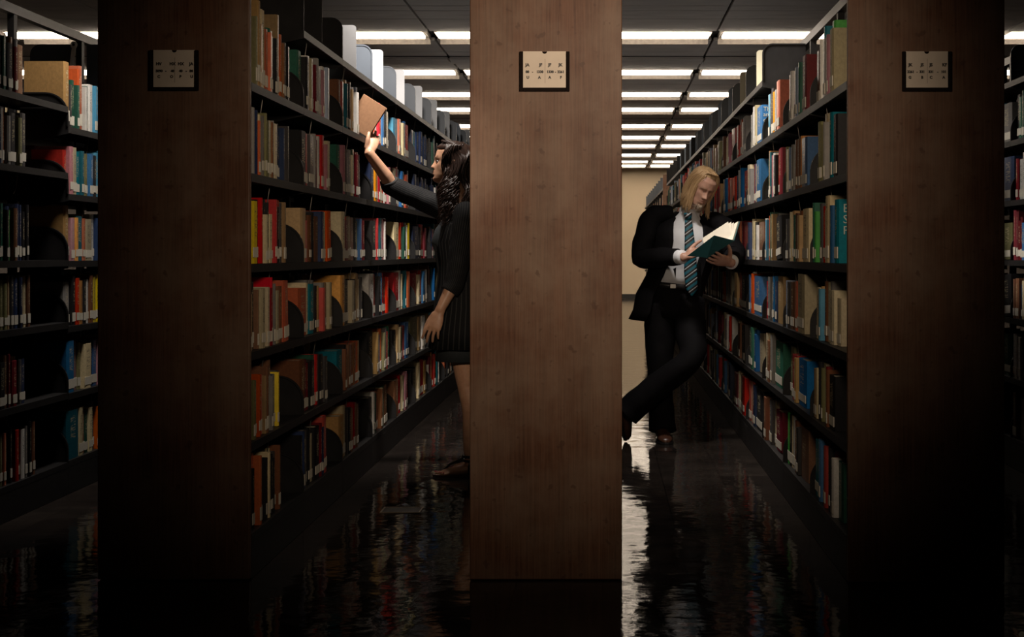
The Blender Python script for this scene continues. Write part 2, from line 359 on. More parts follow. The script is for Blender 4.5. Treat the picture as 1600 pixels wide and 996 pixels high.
def bracket_mesh(h, r, mat, name):
    b = MB(); arc = [(r-r*math.cos(a), h-r+r*math.sin(a)) for a in [PI/2*i/8 for i in range(9)]]
    outline = [(0.0, -0.034)]+arc+[(SD, h), (SD, -0.06), (0.12, -0.06)]
    b.prism(outline, 'x', -0.0015, 0.0015)
    edge = [(0.0, 0.0)]+arc+[(SD, h)]; inner = [(0.007, 0.0)]+[(r-(r-0.007)*math.cos(a), h-r+(r-0.007)*math.sin(a)) for a in [PI/2*i/8 for i in range(9)]]+[(SD, h-0.007)]
    b.prism(edge+inner[::-1], 'x', -0.005, 0.005)
    me = b.mesh(name); me.materials.append(MATS[mat]); return me
br_me = bracket_mesh(0.165, 0.11, 'black_steel', 'bracket'); brt_dark = bracket_mesh(0.20, 0.055, 'black_steel', 'top_bracket'); brt_grey = bracket_mesh(0.20, 0.055, 'grey_blue_steel', 'top_bracket')
wr = MB(); wr.tube([(0, 0.14, -0.006), (0, 0.03, -0.008), (0, 0.016, -0.014), (0, 0.014, -0.03), (0, 0.024, -0.10), (0, 0.034, -0.12)], 0.0022, 6)
wire_me = wr.mesh('wire_support'); wire_me.materials.append(MATS['wire'])
def face_tf(R, side):
    """(front x, rotation) of a face; local x runs along the packing order, local y into the shelf"""
    return (R['x1'], PI/2) if side > 0 else (R['x0'], -PI/2)
CUSTOM = {(0, 1): [0.155, 0.49, 0.83, 1.13, 1.55, 1.87]}
def shelf_z(ri, bay, s): return CUSTOM.get((ri, bay), SH)[s] if s < 6 else SH[6]
NB = 16
range_obj = []
for ri, R in enumerate(RANGES):
    root = empty('shelving_range', ((R['x0']+R['x1'])/2, R['y'], 0)); tag(root, R['label'], 'bookcase', 'library shelving ranges'); range_obj.append(root)
    ox = root.location.x; oy = root.location.y; xc = ox
    hw = (R['x1']-R['x0'])/2
    pn = boxobj('end_panel', (-hw, hw, 0, PT, 0.004, 2.42), 'walnut_veneer', root); bevel(pn, 0.004, 2); pn['label'] = 'walnut veneer end panel'
    ys = PT
    far = MB()
    for b in range(NB+1):
        yy = ys+b*BAY
        boxobj('upright', (-0.016, 0.016, yy-0.02, yy+0.02, 0, 2.345), 'black_steel', root)
    boxobj('top_rail', (-0.02, 0.02, ys, ys+NB*BAY, 2.315, 2.36), 'steel_edge', root)
    for side in (-1, 1):
        xf = hw if side > 0 else -hw
        rot = (0, 0, PI/2 if side > 0 else -PI/2)
        vis = (ri, side) in ((0, 1), (1, 1), (3, -1), (4, -1))
        # plinth under the bottom shelf, one length per bay
        for b in range(NB):
            ya = ys+b*BAY+0.002; yb = ya+BAY-0.004
            if vis and b < 10:
                boxobj('plinth', (min(xf, xf-side*0.02), max(xf, xf-side*0.02), ya, yb, 0.002, 0.128), 'black_steel', root)
            else: far.box(min(xf, xf-side*0.02), max(xf, xf-side*0.02), ya, yb, 0.002, 0.128)
            for s in range(7):
                if s == 6 and b < R['top']: continue
                z = shelf_z(ri, b, s); yl = ya-0.002 if side > 0 else ya-0.002+BAY
                if vis and b < 12: link_mesh('shelf', shelf_me, None, root, loc=(xf, yl, z), rot=rot)
                else: far.box(min(xf, xf-side*SD), max(xf, xf-side*SD), ya, yb, z-0.03, z)
        for b in range(NB+1):
            for s in range(7):
                if s == 6 and b < R['top']: continue
                if b == 0 and s < 6: continue
                z = shelf_z(ri, min(b, NB-1), s); yy = ys+b*BAY
                if vis or (ri == 0 and s == 6 and b < 6):
                    me = br_me if s < 6 else (brt_dark if (ri == 1 and b < 3) or (ri == 3 and b == 3) else brt_grey)
                    if b < 10: link_mesh('bracket', me, None, root, loc=(xf, yy, z), rot=rot)
                    else: far.box(min(xf, xf-side*SD), max(xf, xf-side*SD), yy-0.002, yy+0.002, z, z+(0.165 if s < 6 else 0.2))
                else: far.box(min(xf, xf-side*SD), max(xf, xf-side*SD), yy-0.002, yy+0.002, z, z+0.165)
    tag(far.build('far_shelves', 'black_steel', root, fix=False), kind='stuff')
for ri, (x0, x1, lab) in {1: (-1.795, -1.2545, 'second block of shelving beyond the cross aisle, left'), 2: (-0.4727, 0.068, 'second block of shelving beyond the cross aisle, behind the middle panel'),
                     3: (0.8705, 1.42, 'distant second block of shelving near the tan end wall')}.items():
    root = empty('distant_shelving', ((x0+x1)/2, 21.2, 0)); tag(root, lab, 'bookcase', 'distant shelving blocks')
    hw = (x1-x0)/2; f1 = MB(); f2 = MB(); f3 = MB()
    f1.box(-hw, hw, 0, 0.03, 0.003, 2.3); 
    for b in range(10):
        ya = 0.03+b*BAY
        for s in range(7): f2.box(-hw, hw, ya+0.002, ya+BAY-0.002, SH[s]-0.03, SH[s])
        f2.box(-hw, hw, ya-0.003, ya+0.003, 0.002, 2.1)
        for sd in (-1, 1): f3.box(min(sd*hw, sd*0.04), max(sd*hw, sd*0.04), ya-0.004, ya+0.004, 2.1, 2.3)
    f1.build('end_panel', 'walnut_veneer', root); tag(f2.build('shelves', 'black_steel', root, fix=False), kind='stuff'); tag(f3.build('top_brackets', 'grey_blue_steel', root, fix=False), kind='stuff')
# ------------------------------------------------------------------ books
SPEC = {  # (range, bay, shelf): 'fill|codes' in picture order, left to right; digit = relative thickness, ^ tall, _ short
 (1,0,5): '.72|k2 o1 k1 T^2 c^2 R2 g2 c1 k1 T^1 R1 B1 d1 k1', (1,0,4): '.72|k2 a1 r2 n1 R2 a1 o2 c1 B1 a1 c_2 r1 k2 n2 O_1 d1', (1,0,3): '.72|T_2 y2 k2 r1 c_1 k2 c_2 r1 k1 c1 r^2 d1 T1',
 (1,0,2): '.72|T_2 k3 B1 c2 y1 k1 c2 m1 r^2 k1 B1 c_2 B2 R3', (1,0,1): '.62|k_2 o2 R2 T1 r1 T1 B^2 c1 a1 B^2 b_2 y1 d2', (1,0,0): '.6|c_1 k1 R1 k2 R^3 T2 k2 c1 n1 k2 c1 d2 B1 w1',
 (1,1,5): '.72|g2 k1 w1 c1 m2 a1 B1 a2 p1 d1 w1 l1', (1,1,4): '.74|k3 r1 d3 a1 d1 m2 w1 r2 p1 O_1 c1 m1', (1,1,3): '.75|T3 r_1 k1 B1 k1 d1 B2 n2 c2 k1 R2',
 (1,1,2): '.76|R3 c1 t2 a1 k1 T1 r1 a1 T1 m1 c1', (1,1,1): '.6|B2 m2 k2 g2 r1 k2 d1', (1,1,0): '.62|k1 n1 d2 c1 k2 c1 k3 m1 n1 r^2',
 (1,2,5): '.70|B2 r1 d1 t1 T2 B1 T1 l1 n2 w1 l1 B1', (1,2,4): '.76|g2 p1 d1 a2 c1 g1 m1 r1 r1 d1', (1,2,3): '.76|c2 m2 r1 T/2 B2 k1 o1 b1 m2', (1,2,2): '.72|O2 m1 a1 d2 c2 m1 k1 T2 c1 d1',
 (1,2,1): '.72|t3 B1 k1 a1 B1 R1 B2 R2 T1', (1,2,0): '.7|T3 c1 d1 k1 B1 r2 B1 T2',
 (1,3,5): '.78|r2 R1 w1 c2 T1 r1 w1 b1 k2 c2', (1,3,4): '.78|n2 O1 k1 c1 r1 w1 c1 r1 w1 r1 p1', (1,3,3): '.76|d3 p1 r1 c1 w1 t2 p1 r1 w2 l2', (1,3,2): '.76|w3 r2 k1 b2 r2 m2 r2',
 (1,3,1): '.74|k3 T1 o1 b1 R1 c1 o1 d1 r1 g1', (1,3,0): '.7|k3 w1 g1 r2 T1 B1 c1 g1 B2',
 (1,4,5): '.78|s3 R1 T1 c1 b1 O1 r2', (1,4,4): '.78|c2 r2 w1 b1 c1 k1 c1 R2 n1', (1,4,3): '.78|c3 w1 r1 t1 g1 r1 a1 w1 y1', (1,4,2): '.78|r3 w1 b1 c1 T2 t1 d1 R2', (1,4,1): '.72|k3 T1 c1 g3 m1 b2', (1,4,0): '.76|B3 o1 r2 c1 p1 r1 r2',
 (1,5,5): '.9|n2 t1 n1 n1 n1 n1 n1 n1 n1 n1 d1', (1,5,4): '.9|n2 l1 n1 n1 n1 n1 n1 n1', (1,5,3): '.8|n3 n1 k1 r2 m1', (1,5,2): '.8|r3 c1 r1 b2 w1', (1,5,1): '.8|o3 T1 w1 k1', (1,5,0): '.8|k3 c1 w1 r2 T1',
 (3,0,5): '.58|B2 l2 l2 w1 t^2 a2 k2 p1 G^2 c3', (3,0,4): '.58|n2 o2 d1 g2 c^2 m1 a1 m2 t^2 k4', (3,0,3): '.57|g1 G_1 d2 r2 c1 G^1 c^2 b1 t3', (3,0,2): '.62|c2 k1 T1 s1 B2 c3 c_3 c_3',
 (3,0,1): '.58|T2 c1 k1 o2 c1 k1 m2 B1 k_3', (3,0,0): '.72|t2 T1 b1 T1 r2 k2 m2 w1 g_3',
 (3,1,5): '.76|a2 p1 w1 l2 l1 p1 l1 g1 w1 p2 m2', (3,1,4): '.74|o1 c1 b1 l1 d1 a2 B1 B2 O1 b3', (3,1,3): '.74|d2 c1 T1 k1 g2 B1 B1 T1 c4', (3,1,2): '.7|l1 d2 B2 c1 R1 c^4', (3,1,1): '.7|o2 g1 r3 T1 b_4', (3,1,0): '.7|G1 k1 c1 w1 o1 B1 d1 B3',
 (3,2,5): '.7|g1 s1 d2 B1 O1 w1 R2', (3,2,4): '.74|g1 y2 a1 O1 t1 p1 w1 k1 r1 m3', (3,2,3): '.7|w2 s1 r1 R1 g1 n2 T1 a1 k4', (3,2,2): '.74|r1 c1 a2 k1 b1 n1 T4', (3,2,1): '.7|T1 c1 B1 a1 g4', (3,2,0): '.7|B1 R1 d1 c1 m3',
 (3,3,5): '.78|w2 l2 k1 w2 a1 c1 b4', (3,3,4): '.8|c2 a1 m1 b2 T1 p1 b3', (3,3,3): '.8|n1 a1 c1 y1 c1 k1 w_1 B3', (3,3,2): '.78|b1 R1 w1 R1 b4', (3,3,1): '.76|k2 g1 b2 c3', (3,3,0): '.78|r1 c1 r1 n1 k3',
 (3,4,5): '.8|n1 a1 r2 g1 R1 c1 a2', (3,4,4): '.84|r1 B1 n1 r1 a1 b1 r3', (3,4,3): '.8|r1 R1 m1 r3', (3,4,2): '.8|T1 R1 r1 k3', (3,4,1): '.8|c2 B1 k3 d1', (3,4,0): '.8|m2 c1 B1 r1',
 (3,5,5): '.84|B1 o1 c2 a1 r1 p1 r3', (3,5,4): '.84|T1 l1 b1 k1 r2 R2', (3,6,5): '.84|T1 c1 B1 c2 o1 T2', 
 (4,3,5): '.96|k2 w1 t2 r1 k1 w1 b1 s2 w1 a3', (4,3,4): '.96|d2 n1 k2 b1 a1 t1 w1 n3', (4,3,3): '.96|o2 B2 k1 c1 m1 d2 o4', (4,3,2): '.96|k2 B2 m2 d1 B2 k3', (4,3,1): '.96|k2 d1 B1 n2 k1 g3',
 (0,1,5): '.46|k2 d2 B1 d1 g1 d2 B1 m1 d1 B2', (0,1,4): '.46|o1 d1 g1 k2 a1 B1 a1 d2 o1 d2', (0,1,3): '.52|g1 d1 k2 a1 g1 d1 n1 G_1 B1 n2 k2 T_1', (0,1,2): '.55|R1 k2 g1 o2 T1 d1 n2 a1 c1 B1 n1', (0,1,1): '.48|n2 d1 a1 k2 B2 d1 m2 T1 d1 n2', (0,1,0): '.6|d2 g2 o1 R1 k2 t1 r1 k1 w1 a1 k1 d1 B1 c1',
 (0,2,5): '.75|T^2 d1 g2 R^2 w1 g1 w2 s2 c1 w1 R2 k2 r2', (0,2,4): '.75|r1 p1 c1 t2 c1 o1 b1 k1 s2 a1 r1 T2', (0,2,3): '.75|T^2 p1 O1 t2 R1 c2 w1 n1 b1 O1 b1 g1', (0,2,2): '.75|a2 k1 r1 O1 w1 k1 w1 B1 y2 c1 k1 r2 p1 b1', (0,2,1): '.75|b2 p2 o1 c2 n1 b2 p1 B1 c1 G1 w1 r1', (0,2,0): '.75|t3 c1 B1 g1 c1 d1 R1 t1 k1 w1 g1',
}
PALS = {0: 'kkdgoBnnaTmcRtbwr', 1: 'kkdBBTmrcwRgnaotbpOc', 2: 'kdBTmrcwRgnaotbp', 3: 'kkdBTmrrcwRgnabbtlcol', 4: 'kdgbtcBmaw'}
# unit book: x = thickness, y = depth from the spine, z = height
bd = 0.09
U = [(0, 1), (0, 0.03), (0.22, 0), (0.78, 0), (1, 0.03), (1, 1), (1-bd, 1), (1-bd, 0.05), (bd, 0.05), (bd, 1)]
cov_v = [(x, y, 0) for x, y in U]+[(x, y, 1) for x, y in U]
cov_f = [(i, (i+1) % 10, 10+(i+1) % 10, 10+i) for i in range(10)]
cov_f += [(0, 9, 8, 1), (1, 8, 7, 2)[:0] or (1, 8, 2), (2, 8, 7, 3), (3, 7, 4), (4, 7, 6, 5)]
cov_f += [tuple(k+10 for k in f[::-1]) for f in cov_f[10:]]
spine_faces = (1, 2, 3)
cov_uv = []
for i, f in enumerate(cov_f):
    cov_uv.append([(min(0.999, max(0.001, cov_v[k][0])), cov_v[k][2]) for k in f] if i in spine_faces else [(0.05, -1.0)]*len(f))
pg_b = (bd, 1-bd, 0.05, 0.955, 0.018, 0.975)
def unit_box(b):
    m = MB(); m.box(*b); return m.v, m.f
pg_v, pg_f = unit_box(pg_b)
LABS = [(0.06, 0.94, -0.006, 0.012, z0, z0+h) for z0, h in ((0.075, 0.18), (0.10, 0.16), (0.065, 0.19))]
def cover_mesh(code):
    m = MB(); m.add(cov_v, cov_f, cov_uv); me = m.mesh('book_cover'); me.materials.append(MATS['cloth_'+PAL[code][1].replace(' ', '_')]); return me
COVER = {c: cover_mesh(c) for c in PCODES}
def ubm(b, mat, name):
    m = MB(); m.box(*b); me = m.mesh(name); me.materials.append(MATS[mat]); return me
PAGE_ME = ubm(pg_b, 'pages', 'page_block'); LAB_ME = [ubm(b, 'paper_label', 'call_label') for b in LABS]
NAMES_R = {0: 'leftmost bookcase', 1: 'left-aisle bookcase', 2: 'middle bookcase', 3: 'right-aisle bookcase', 4: 'rightmost bookcase'}
ROWN = ['bottom row', 'fifth row', 'fourth row', 'third row', 'second row', 'top row']
books = []                                                        # every book: dict
TEXTS = []
def screen_x(x, y): return VPX+x*F_PX/y
def visible_px(ri, x, ya, yb, z, h):
    xa, xb = sorted((screen_x(x, ya), screen_x(x, yb)))
    tot = 0
    for lo, hi in ((0, 152), (390, 734), (972, 1325), (1570, 1600)):
        tot += max(0, min(xb, hi)-max(xa, lo))
    ym = (ya+yb)/2; y1 = VPY-(z+h-CAM_H)*F_PX/ym; y0 = VPY-(z-CAM_H)*F_PX/ym
    return tot*max(0, min(996, y0)-max(0, y1))
rng = random.Random(11)
def fill_face(ri, side, b0, b1, detail):
    R = RANGES[ri]; xf = R['x1'] if side > 0 else R['x0']; rz = PI/2 if side > 0 else -PI/2
    for b in range(b0, b1):
        ya = R['y']+PT+b*BAY
        for s in range(6):
            z = shelf_z(ri, b, s)+0.001
            clear = (shelf_z(ri, b, s+1)-z-0.05) if s < 5 else (0.275 if b >= R['top'] else 0.36)
            spec = SPEC.get((ri, b, s)) if side == (1 if ri in (0, 1) else -1) else None
            items = []
            if spec:
                fill, codes = spec.split('|')
                for c in codes.split():
                    items.append((c[0], float(c[-1]), 1 if '^' in c else (-1 if '_' in c else 0), '/' in c))
                out = []
                for q, (c, wt, t, le) in enumerate(items):
                    if wt >= 2 and 0 < q < len(items)-1 and not le and rng.random() < 0.45:
                        c2 = c if rng.random() < 0.8 else rng.choice(PALS[ri])
                        out += [(c, wt*0.55, t, le), (c2, wt*0.45, rng.choice((t, 0)), le)]
                    else: out.append((c, wt, t, le))
                items = [(c, wt*rng.uniform(0.75, 1.3), t, le) for c, wt, t, le in out]
                fill = float(fill)
            else:
                fill = rng.uniform(0.62, 0.85); n = rng.randint(11, 16); pal = PALS[ri]
                while len(items) < n:
                    c = rng.choice(pal)
                    for _ in range(rng.choice((1, 1, 1, 1, 2, 3))): items.append((c, rng.uniform(0.8, 2.4), rng.choice((0, 0, 0, 0, 1, -1)), False))
            wsum = sum(i[1] for i in items); unit_t = fill*BAY/wsum
            pos = 0.012
            base_h = rng.uniform(0.215, 0.235)
            for k, (c, wt, tall, lean) in enumerate(items):
                t = wt*unit_t
                h = base_h+rng.uniform(-0.02, 0.02)+(0.04 if tall > 0 else (-0.03 if tall < 0 else 0))
                if s == 5 and b < R['top'] and tall > 0: h += 0.035
                h = min(h, clear-0.004); dep = min(0.195, h*rng.uniform(0.66, 0.78)); setb = rng.uniform(0.005, 0.034)
                yl = ya+pos if side > 0 else ya+BAY-pos
                x = xf-side*setb
                th = 0.0
                if lean: th = math.radians(-6)
                elif k == len(items)-1 and rng.random() < 0.3: th = math.radians(-rng.uniform(1, 4))
                y2 = yl+t if side > 0 else yl-t
                books.append(dict(ri=ri, side=side, bay=b, s=s, k=k, n=len(items), c=c, loc=(x, yl, z), rz=rz, t=t-0.0016, d=dep, h=h, th=th, lab=rng.random() < 0.9, lv=rng.randrange(3),
                                  area=visible_px(ri, x, min(yl, y2), max(yl, y2), z, h) if detail == 2 else 0, detail=detail, last=(k == len(items)-1)))
                pos += t+(0.012 if lean else 0)+(math.sin(-th)*h*0.5 if th else 0)
fill_face(0, 1, 0, 6, 2); fill_face(1, 1, 0, 16, 2); fill_face(3, -1, 0, 16, 2); fill_face(4, -1, 0, 6, 2)
fill_face(1, -1, 0, 16, 1); fill_face(2, 1, 0, 16, 1); fill_face(2, -1, 0, 16, 1); fill_face(3, 1, 0, 16, 1); fill_face(0, -1, 0, 8, 1); fill_face(0, 1, 6, 16, 1); fill_face(4, -1, 6, 16, 1)
order = sorted(range(len(books)), key=lambda i: -books[i]['area'])
single = set(order[:296])
for i, b_ in enumerate(books):
    if b_['last'] and b_['side'] < 0 and (b_['ri'], b_['bay'], b_['s']) in ((3,0,3), (3,3,5), (3,0,0), (3,3,1), (4,3,4), (4,3,1)): single.add(i)
def bk_matrix(bk):
    m = Matrix.Translation(bk['loc'])@Matrix.Rotation(bk['rz'], 4, 'Z')
    if bk['th']:
        m = m@Matrix.Rotation(bk['th'], 4, 'Y')
    return m@Matrix.Diagonal((bk['t'], bk['d'], bk['h'], 1))
HAND = {}
for i in sorted(single):
    bk = books[i]
    m = bk_matrix(bk); o = bpy.data.objects.new('book', COVER[bk['c']]); COL.objects.link(o)
    o.location = bk['loc']; o.rotation_euler = (m.to_3x3().normalized()).to_euler(); o.scale = (bk['t'], bk['d'], bk['h'])
    ri, b = bk['ri'], bk['bay']
    num = f"{ORD[bk['k']]} from left" if ri != 0 or b != 1 else f"{ORD[bk['n']-1-bk['k']]} from right"
    size = 'tall ' if bk['h'] > 0.262 else ('short ' if bk['h'] < 0.2 else ''); thick = 'thick ' if bk['t'] > 0.075 else ('slim ' if bk['t'] < 0.03 else '')
    bayn = {0: {1: 'cut-off bay', 2: 'farther bay'}.get(b, f'bay {b}'), 4: {2: 'nearer bay', 3: 'farther bay'}.get(b, 'bay')}.get(ri) or f'{ORD[b]} bay'
    tag(o, f"{size}{thick}{PAL[bk['c']][1]} book, {num}, {ROWN[bk['s']]}, {bayn} of {NAMES_R[ri]}", 'book', 'library books on the shelves')
    link_mesh('page_block', PAGE_ME, None, o)
    if bk['lab']: link_mesh('call_label', LAB_ME[bk['lv']], None, o)
    HAND[(ri, b, bk['s'], bk['k'])] = o; bk['obj'] = o
# all the others in one mesh
sv, sf, smi, suv = [], [], [], []
NPM = len(PCODES)
def add_unit(m, vs, fs, mi, uvs=None, off=0):
    o = len(sv)
    for p in vs: sv.append((m@Vector(p))[:])
    for j, f in enumerate(fs):
        sf.append(tuple(o+k for k in f)); smi.append(mi)
        if uvs:
            for a in uvs[j]: suv.extend((a[0]+off, a[1]))
        else: suv.extend((0.05, -1.0)*len(f))
lab_vf = [unit_box(b) for b in LABS]
simple_b = unit_box((0, 1, 0.0, 1, 0, 1)); top_quad = ([(bd, 0.04, 1.002), (1-bd, 0.04, 1.002), (1-bd, 0.98, 1.002), (bd, 0.98, 1.002)], [(0, 1, 2, 3)])
lab_quads = [([(b[0], -0.006, b[4]), (b[1], -0.006, b[4]), (b[1], -0.006, b[5]), (b[0], -0.006, b[5])], [(0, 1, 2, 3)]) for b in LABS]
simp_uv = [[(0.05, -1.0)]*4 if j != 2 else [(0.001, 0), (0.999, 0), (0.999, 1), (0.001, 1)] for j in range(6)]
for i, bk in enumerate(books):
    if i in single: continue
    m = bk_matrix(bk); mi = PCODES.index(bk['c'])
    if bk['detail'] == 2 and bk['bay'] < 9:
        add_unit(m, cov_v, cov_f, mi, cov_uv, i % 977); add_unit(m, pg_v, pg_f, NPM)
        if bk['lab']: add_unit(m, *lab_vf[bk['lv']], NPM+1)
    else:
        add_unit(m, *simple_b, mi, simp_uv, i % 977); add_unit(m, *top_quad, NPM)
        if bk['lab']: add_unit(m, *lab_quads[bk['lv']], NPM+1)
r2 = random.Random(5)
for (x0, x1, side) in ((0.8705, 1.42, -1), (-1.795, -1.2545, 1), (-0.4727, 0.068, 1)):
    xf = x1 if side > 0 else x0
    for b in range(10):
        for s in range(6):
            yy = 21.25+b*BAY; end = yy+BAY*r2.uniform(0.7, 0.93)
            while yy < end:
                t = r2.uniform(0.03, 0.08); h = r2.uniform(0.19, 0.25); c = r2.choice('kdBTmrcwRgnaoTcB')
                m = Matrix.Translation((xf-side*0.015, yy if side > 0 else yy+t, SH[s]+0.001))@Matrix.Rotation(PI/2 if side > 0 else -PI/2, 4, 'Z')@Matrix.Diagonal((t-0.001, 0.16, h, 1))
                add_unit(m, *simple_b, PCODES.index(c), simp_uv, b*7+s); add_unit(m, *lab_quads[0], NPM+1); yy += t
me = bpy.data.meshes.new('shelved_books'); me.from_pydata(sv, [], sf); ul = me.uv_layers.new(name='UVMap'); ul.data.foreach_set('uv', suv)
for m_ in PMATS: me.materials.append(m_)
me.materials.append(MATS['pages']); me.materials.append(MATS['paper_label']); me.polygons.foreach_set('material_index', smi); me.update()
so = link_mesh('shelved_books', me); tag(so, 'rows of smaller and more distant library books filling the shelves', 'books', kind='stuff')

# print on the covers that face the camera (part of their books)
def cover_print(key, lines, mat, size, left, top, lead, rule=False):
    bk = next(b for b in books if (b['ri'], b['bay'], b['s']) == key and b['last'] and b['side'] < 0)
    o = bk.get('obj')
    if o is None: return
    x, yl, z = bk['loc']; yn = yl-bk['t'] if bk['side'] < 0 else yl
    bpy.context.view_layer.update()
    for i, tx in enumerate(lines):
        t = link_mesh('cover_print', text_mesh(tx, size, mat, 'cover_print', 'LEFT', 0.0004), None)
        t.location = (x+left, yn-0.0012, z+bk['h']-top-lead*i); t.rotation_euler = (PI/2, 0, 0); keep_world(t, o)
cover_print((3,0,3), ['Effective', 'Supervisory', 'Practices'], 'pale_print', 0.046, 0.02, 0.05, 0.042)
cover_print((3,3,5), ['The', 'and', 'of k'], 'pale_print', 0.034, 0.01, 0.035, 0.03)
cover_print((3,0,0), ['Ci', 'Go'], 'yellow_print', 0.05, 0.05, 0.10, 0.035)
cover_print((3,3,1), ['Politics', 'of the'], 'ink', 0.026, 0.015, 0.03, 0.03)

cover_print((4,3,1), ['WHY', 'YOU', 'IS'], 'pale_print', 0.04, 0.03, 0.08, 0.035)
cover_print((4,3,4), ['Rea', 'and', 'Rea', 'Ref'], 'pale_print', 0.03, 0.03, 0.06, 0.03)
# hero details on the shelves: wire supports, loose bookends
for ri, side, b_max in ((1, 1, 8), (3, -1, 8), (0, 1, 4)):
    R = RANGES[ri]; root = range_obj[ri]; xf = (R['x1'] if side > 0 else R['x0'])-root.location.x
    for b in range(b_max):
        for s in range(1, 7):
            if s == 6 and b < R['top']: continue
            f = rng.uniform(0.25, 0.45) if s != 6 else 0.2
            yy = PT+b*BAY+BAY*(f if side > 0 else 1-f)
            link_mesh('wire_support', wire_me, None, root, loc=(xf-side*0.012, yy, shelf_z(ri, b, s)-0.003), rot=(0, 0, PI/2 if side > 0 else -PI/2))
simple('blue_bookend', (0.16, 0.20, 0.25), 0.4, 0, 0.08, 8)
def bookend_mesh(h, d, r, mat):
    b = MB(); arc = [(r-r*math.cos(a), h-r+r*math.sin(a)) for a in [PI/2*i/6 for i in range(7)]]; arc2 = [(d-x, zz) for x, zz in arc[::-1]]
    b.prism([(0, 0.0)]+arc+arc2+[(d, 0)], 'x', 0, 0.002)
    b.box(0, 0.09, 0.02, d-0.03, 0.0, 0.0015)
    n = 16; c = (d*0.45, h*0.62)
    b.tube([(-0.002, c[0]+0.016*math.cos(2*PI*i/n), c[1]+0.016*math.sin(2*PI*i/n)) for i in range(n+1)], 0.0022, 5)
    me = b.mesh('bookend'); me.materials.append(MATS[mat]); return me
BE = {'light grey': bookend_mesh(0.235, 0.2, 0.02, 'light_grey_steel'), 'blue-grey': bookend_mesh(0.225, 0.2, 0.05, 'blue_bookend'), 'cream': bookend_mesh(0.22, 0.2, 0.02, 'cream_steel'), 'black': bookend_mesh(0.27, 0.21, 0.012, 'black_steel')}
def bookend(ri, side, b, f, kind):
    R = RANGES[ri]; xf = R['x1'] if side > 0 else R['x0']; yy = R['y']+PT+(b+f)*BAY
    o = link_mesh('bookend', BE[kind], None, None, loc=(xf-side*0.012, yy, SH[6]+0.001), rot=(0, 0, PI/2 if side > 0 else -PI/2))
    tag(o, f"{kind} steel bookend standing on top shelf, {ORD[b]} bay of {NAMES_R[ri]}", 'bookend', 'bookends on the empty top shelves')
bookend(1, 1, 1, 0.5, 'black')
for b in range(2, 11): bookend(1, 1, b, 0.5, 'light grey' if b != 8 else 'blue-grey')
bookend(3, -1, 4, 0.55, 'cream'); bookend(3, -1, 3, 0.45, 'cream')
for b in range(5, 13): bookend(3, -1, b, 0.5, 'blue-grey')
# ------------------------------------------------------------------ signs on the end panels
def sign(px0, px1, py0, py1, Yp, rows3, label):
    a = P(px0, py1, Yp); b = P(px1, py0, Yp); wd = b.x-a.x; ht = b.z-a.z; bw = 0.0125
    root = empty('range_sign', (a.x, Yp, a.z)); tag(root, label, 'sign', 'call number signs on the end panels')
    f = MB(); f.box(0, wd, -0.004, -0.0005, 0, ht); f.box(0, bw, -0.012, -0.004, 0, ht); f.box(wd-bw, wd, -0.012, -0.004, 0, ht); f.box(bw, wd-bw, -0.012, -0.004, 0, bw)
    bevel(f.build('holder', 'sign_frame', root), 0.0015, 2)
    # card with a thumb notch at the top
    z1 = ht+0.001; cx = wd/2; n = 8
    poly = [(bw, bw), (wd-bw, bw), (wd-bw, z1)]+[(cx+0.009*math.cos(t), z1-0.009*math.sin(t)) for t in [PI*i/n for i in range(n+1)]]+[(bw, z1)]
    c = MB(); c.prism(poly, 'y', -0.0062, -0.0045); card = c.build('card', 'sign_card', root)
    d = MB(); d.box(wd*0.51-0.0004, wd*0.51+0.0004, -0.0066, -0.0062, ht*0.2, ht*0.82); d.build('divider_line', 'ink', root)
    for zz, size, items in rows3:
        for tx, u in items:
            link_mesh('lettering', text_mesh(tx, size, 'ink', 'lettering', 'CENTER', 0.0002, 0.0008), None, root, loc=(bw+(wd-2*bw)*u, -0.0066, bw+(z1-bw)*zz), rot=(PI/2, 0, 0))
def rows_of(a, b, c): 
    return [(0.59, 0.0145, a), (0.405, 0.0122, b), (0.25, 0.0132, c)]
sign(235, 311, 79, 142, Y0, rows_of([('HV', .13), ('HX', .46), ('HX', .66), ('JA', .91)], [('5090', .14), ('-', .30), ('40', .46), ('40', .66), ('-', .79), ('88', .91)], [('C', .13), ('O', .44), ('P', .65), ('U', .92)]), 'call number sign HV to JA on the left end panel')
sign(812, 890, 81, 143, Y0, rows_of([('JA', .10), ('JF', .41), ('JF', .62), ('JK', .87)], [('88', .10), ('-', .22), ('1338', .39), ('1338', .63), ('-', .755), ('2261', .88)], [('U', .11), ('A', .38), ('A', .62), ('F', .88)]), 'call number sign JA to JK on the middle end panel')
sign(1409, 1486, 81, 143, Y0-0.04, rows_of([('JK', .11), ('JS', .39), ('JS', .60), ('KF', .92)], [('2261', .12), ('-', .27), ('331', .39), ('331', .60), ('-', .76), ('101', .90)], [('G', .10), ('B', .39), ('C', .60), ('A', .90)]), 'call number sign JK to KF on the right end panel')
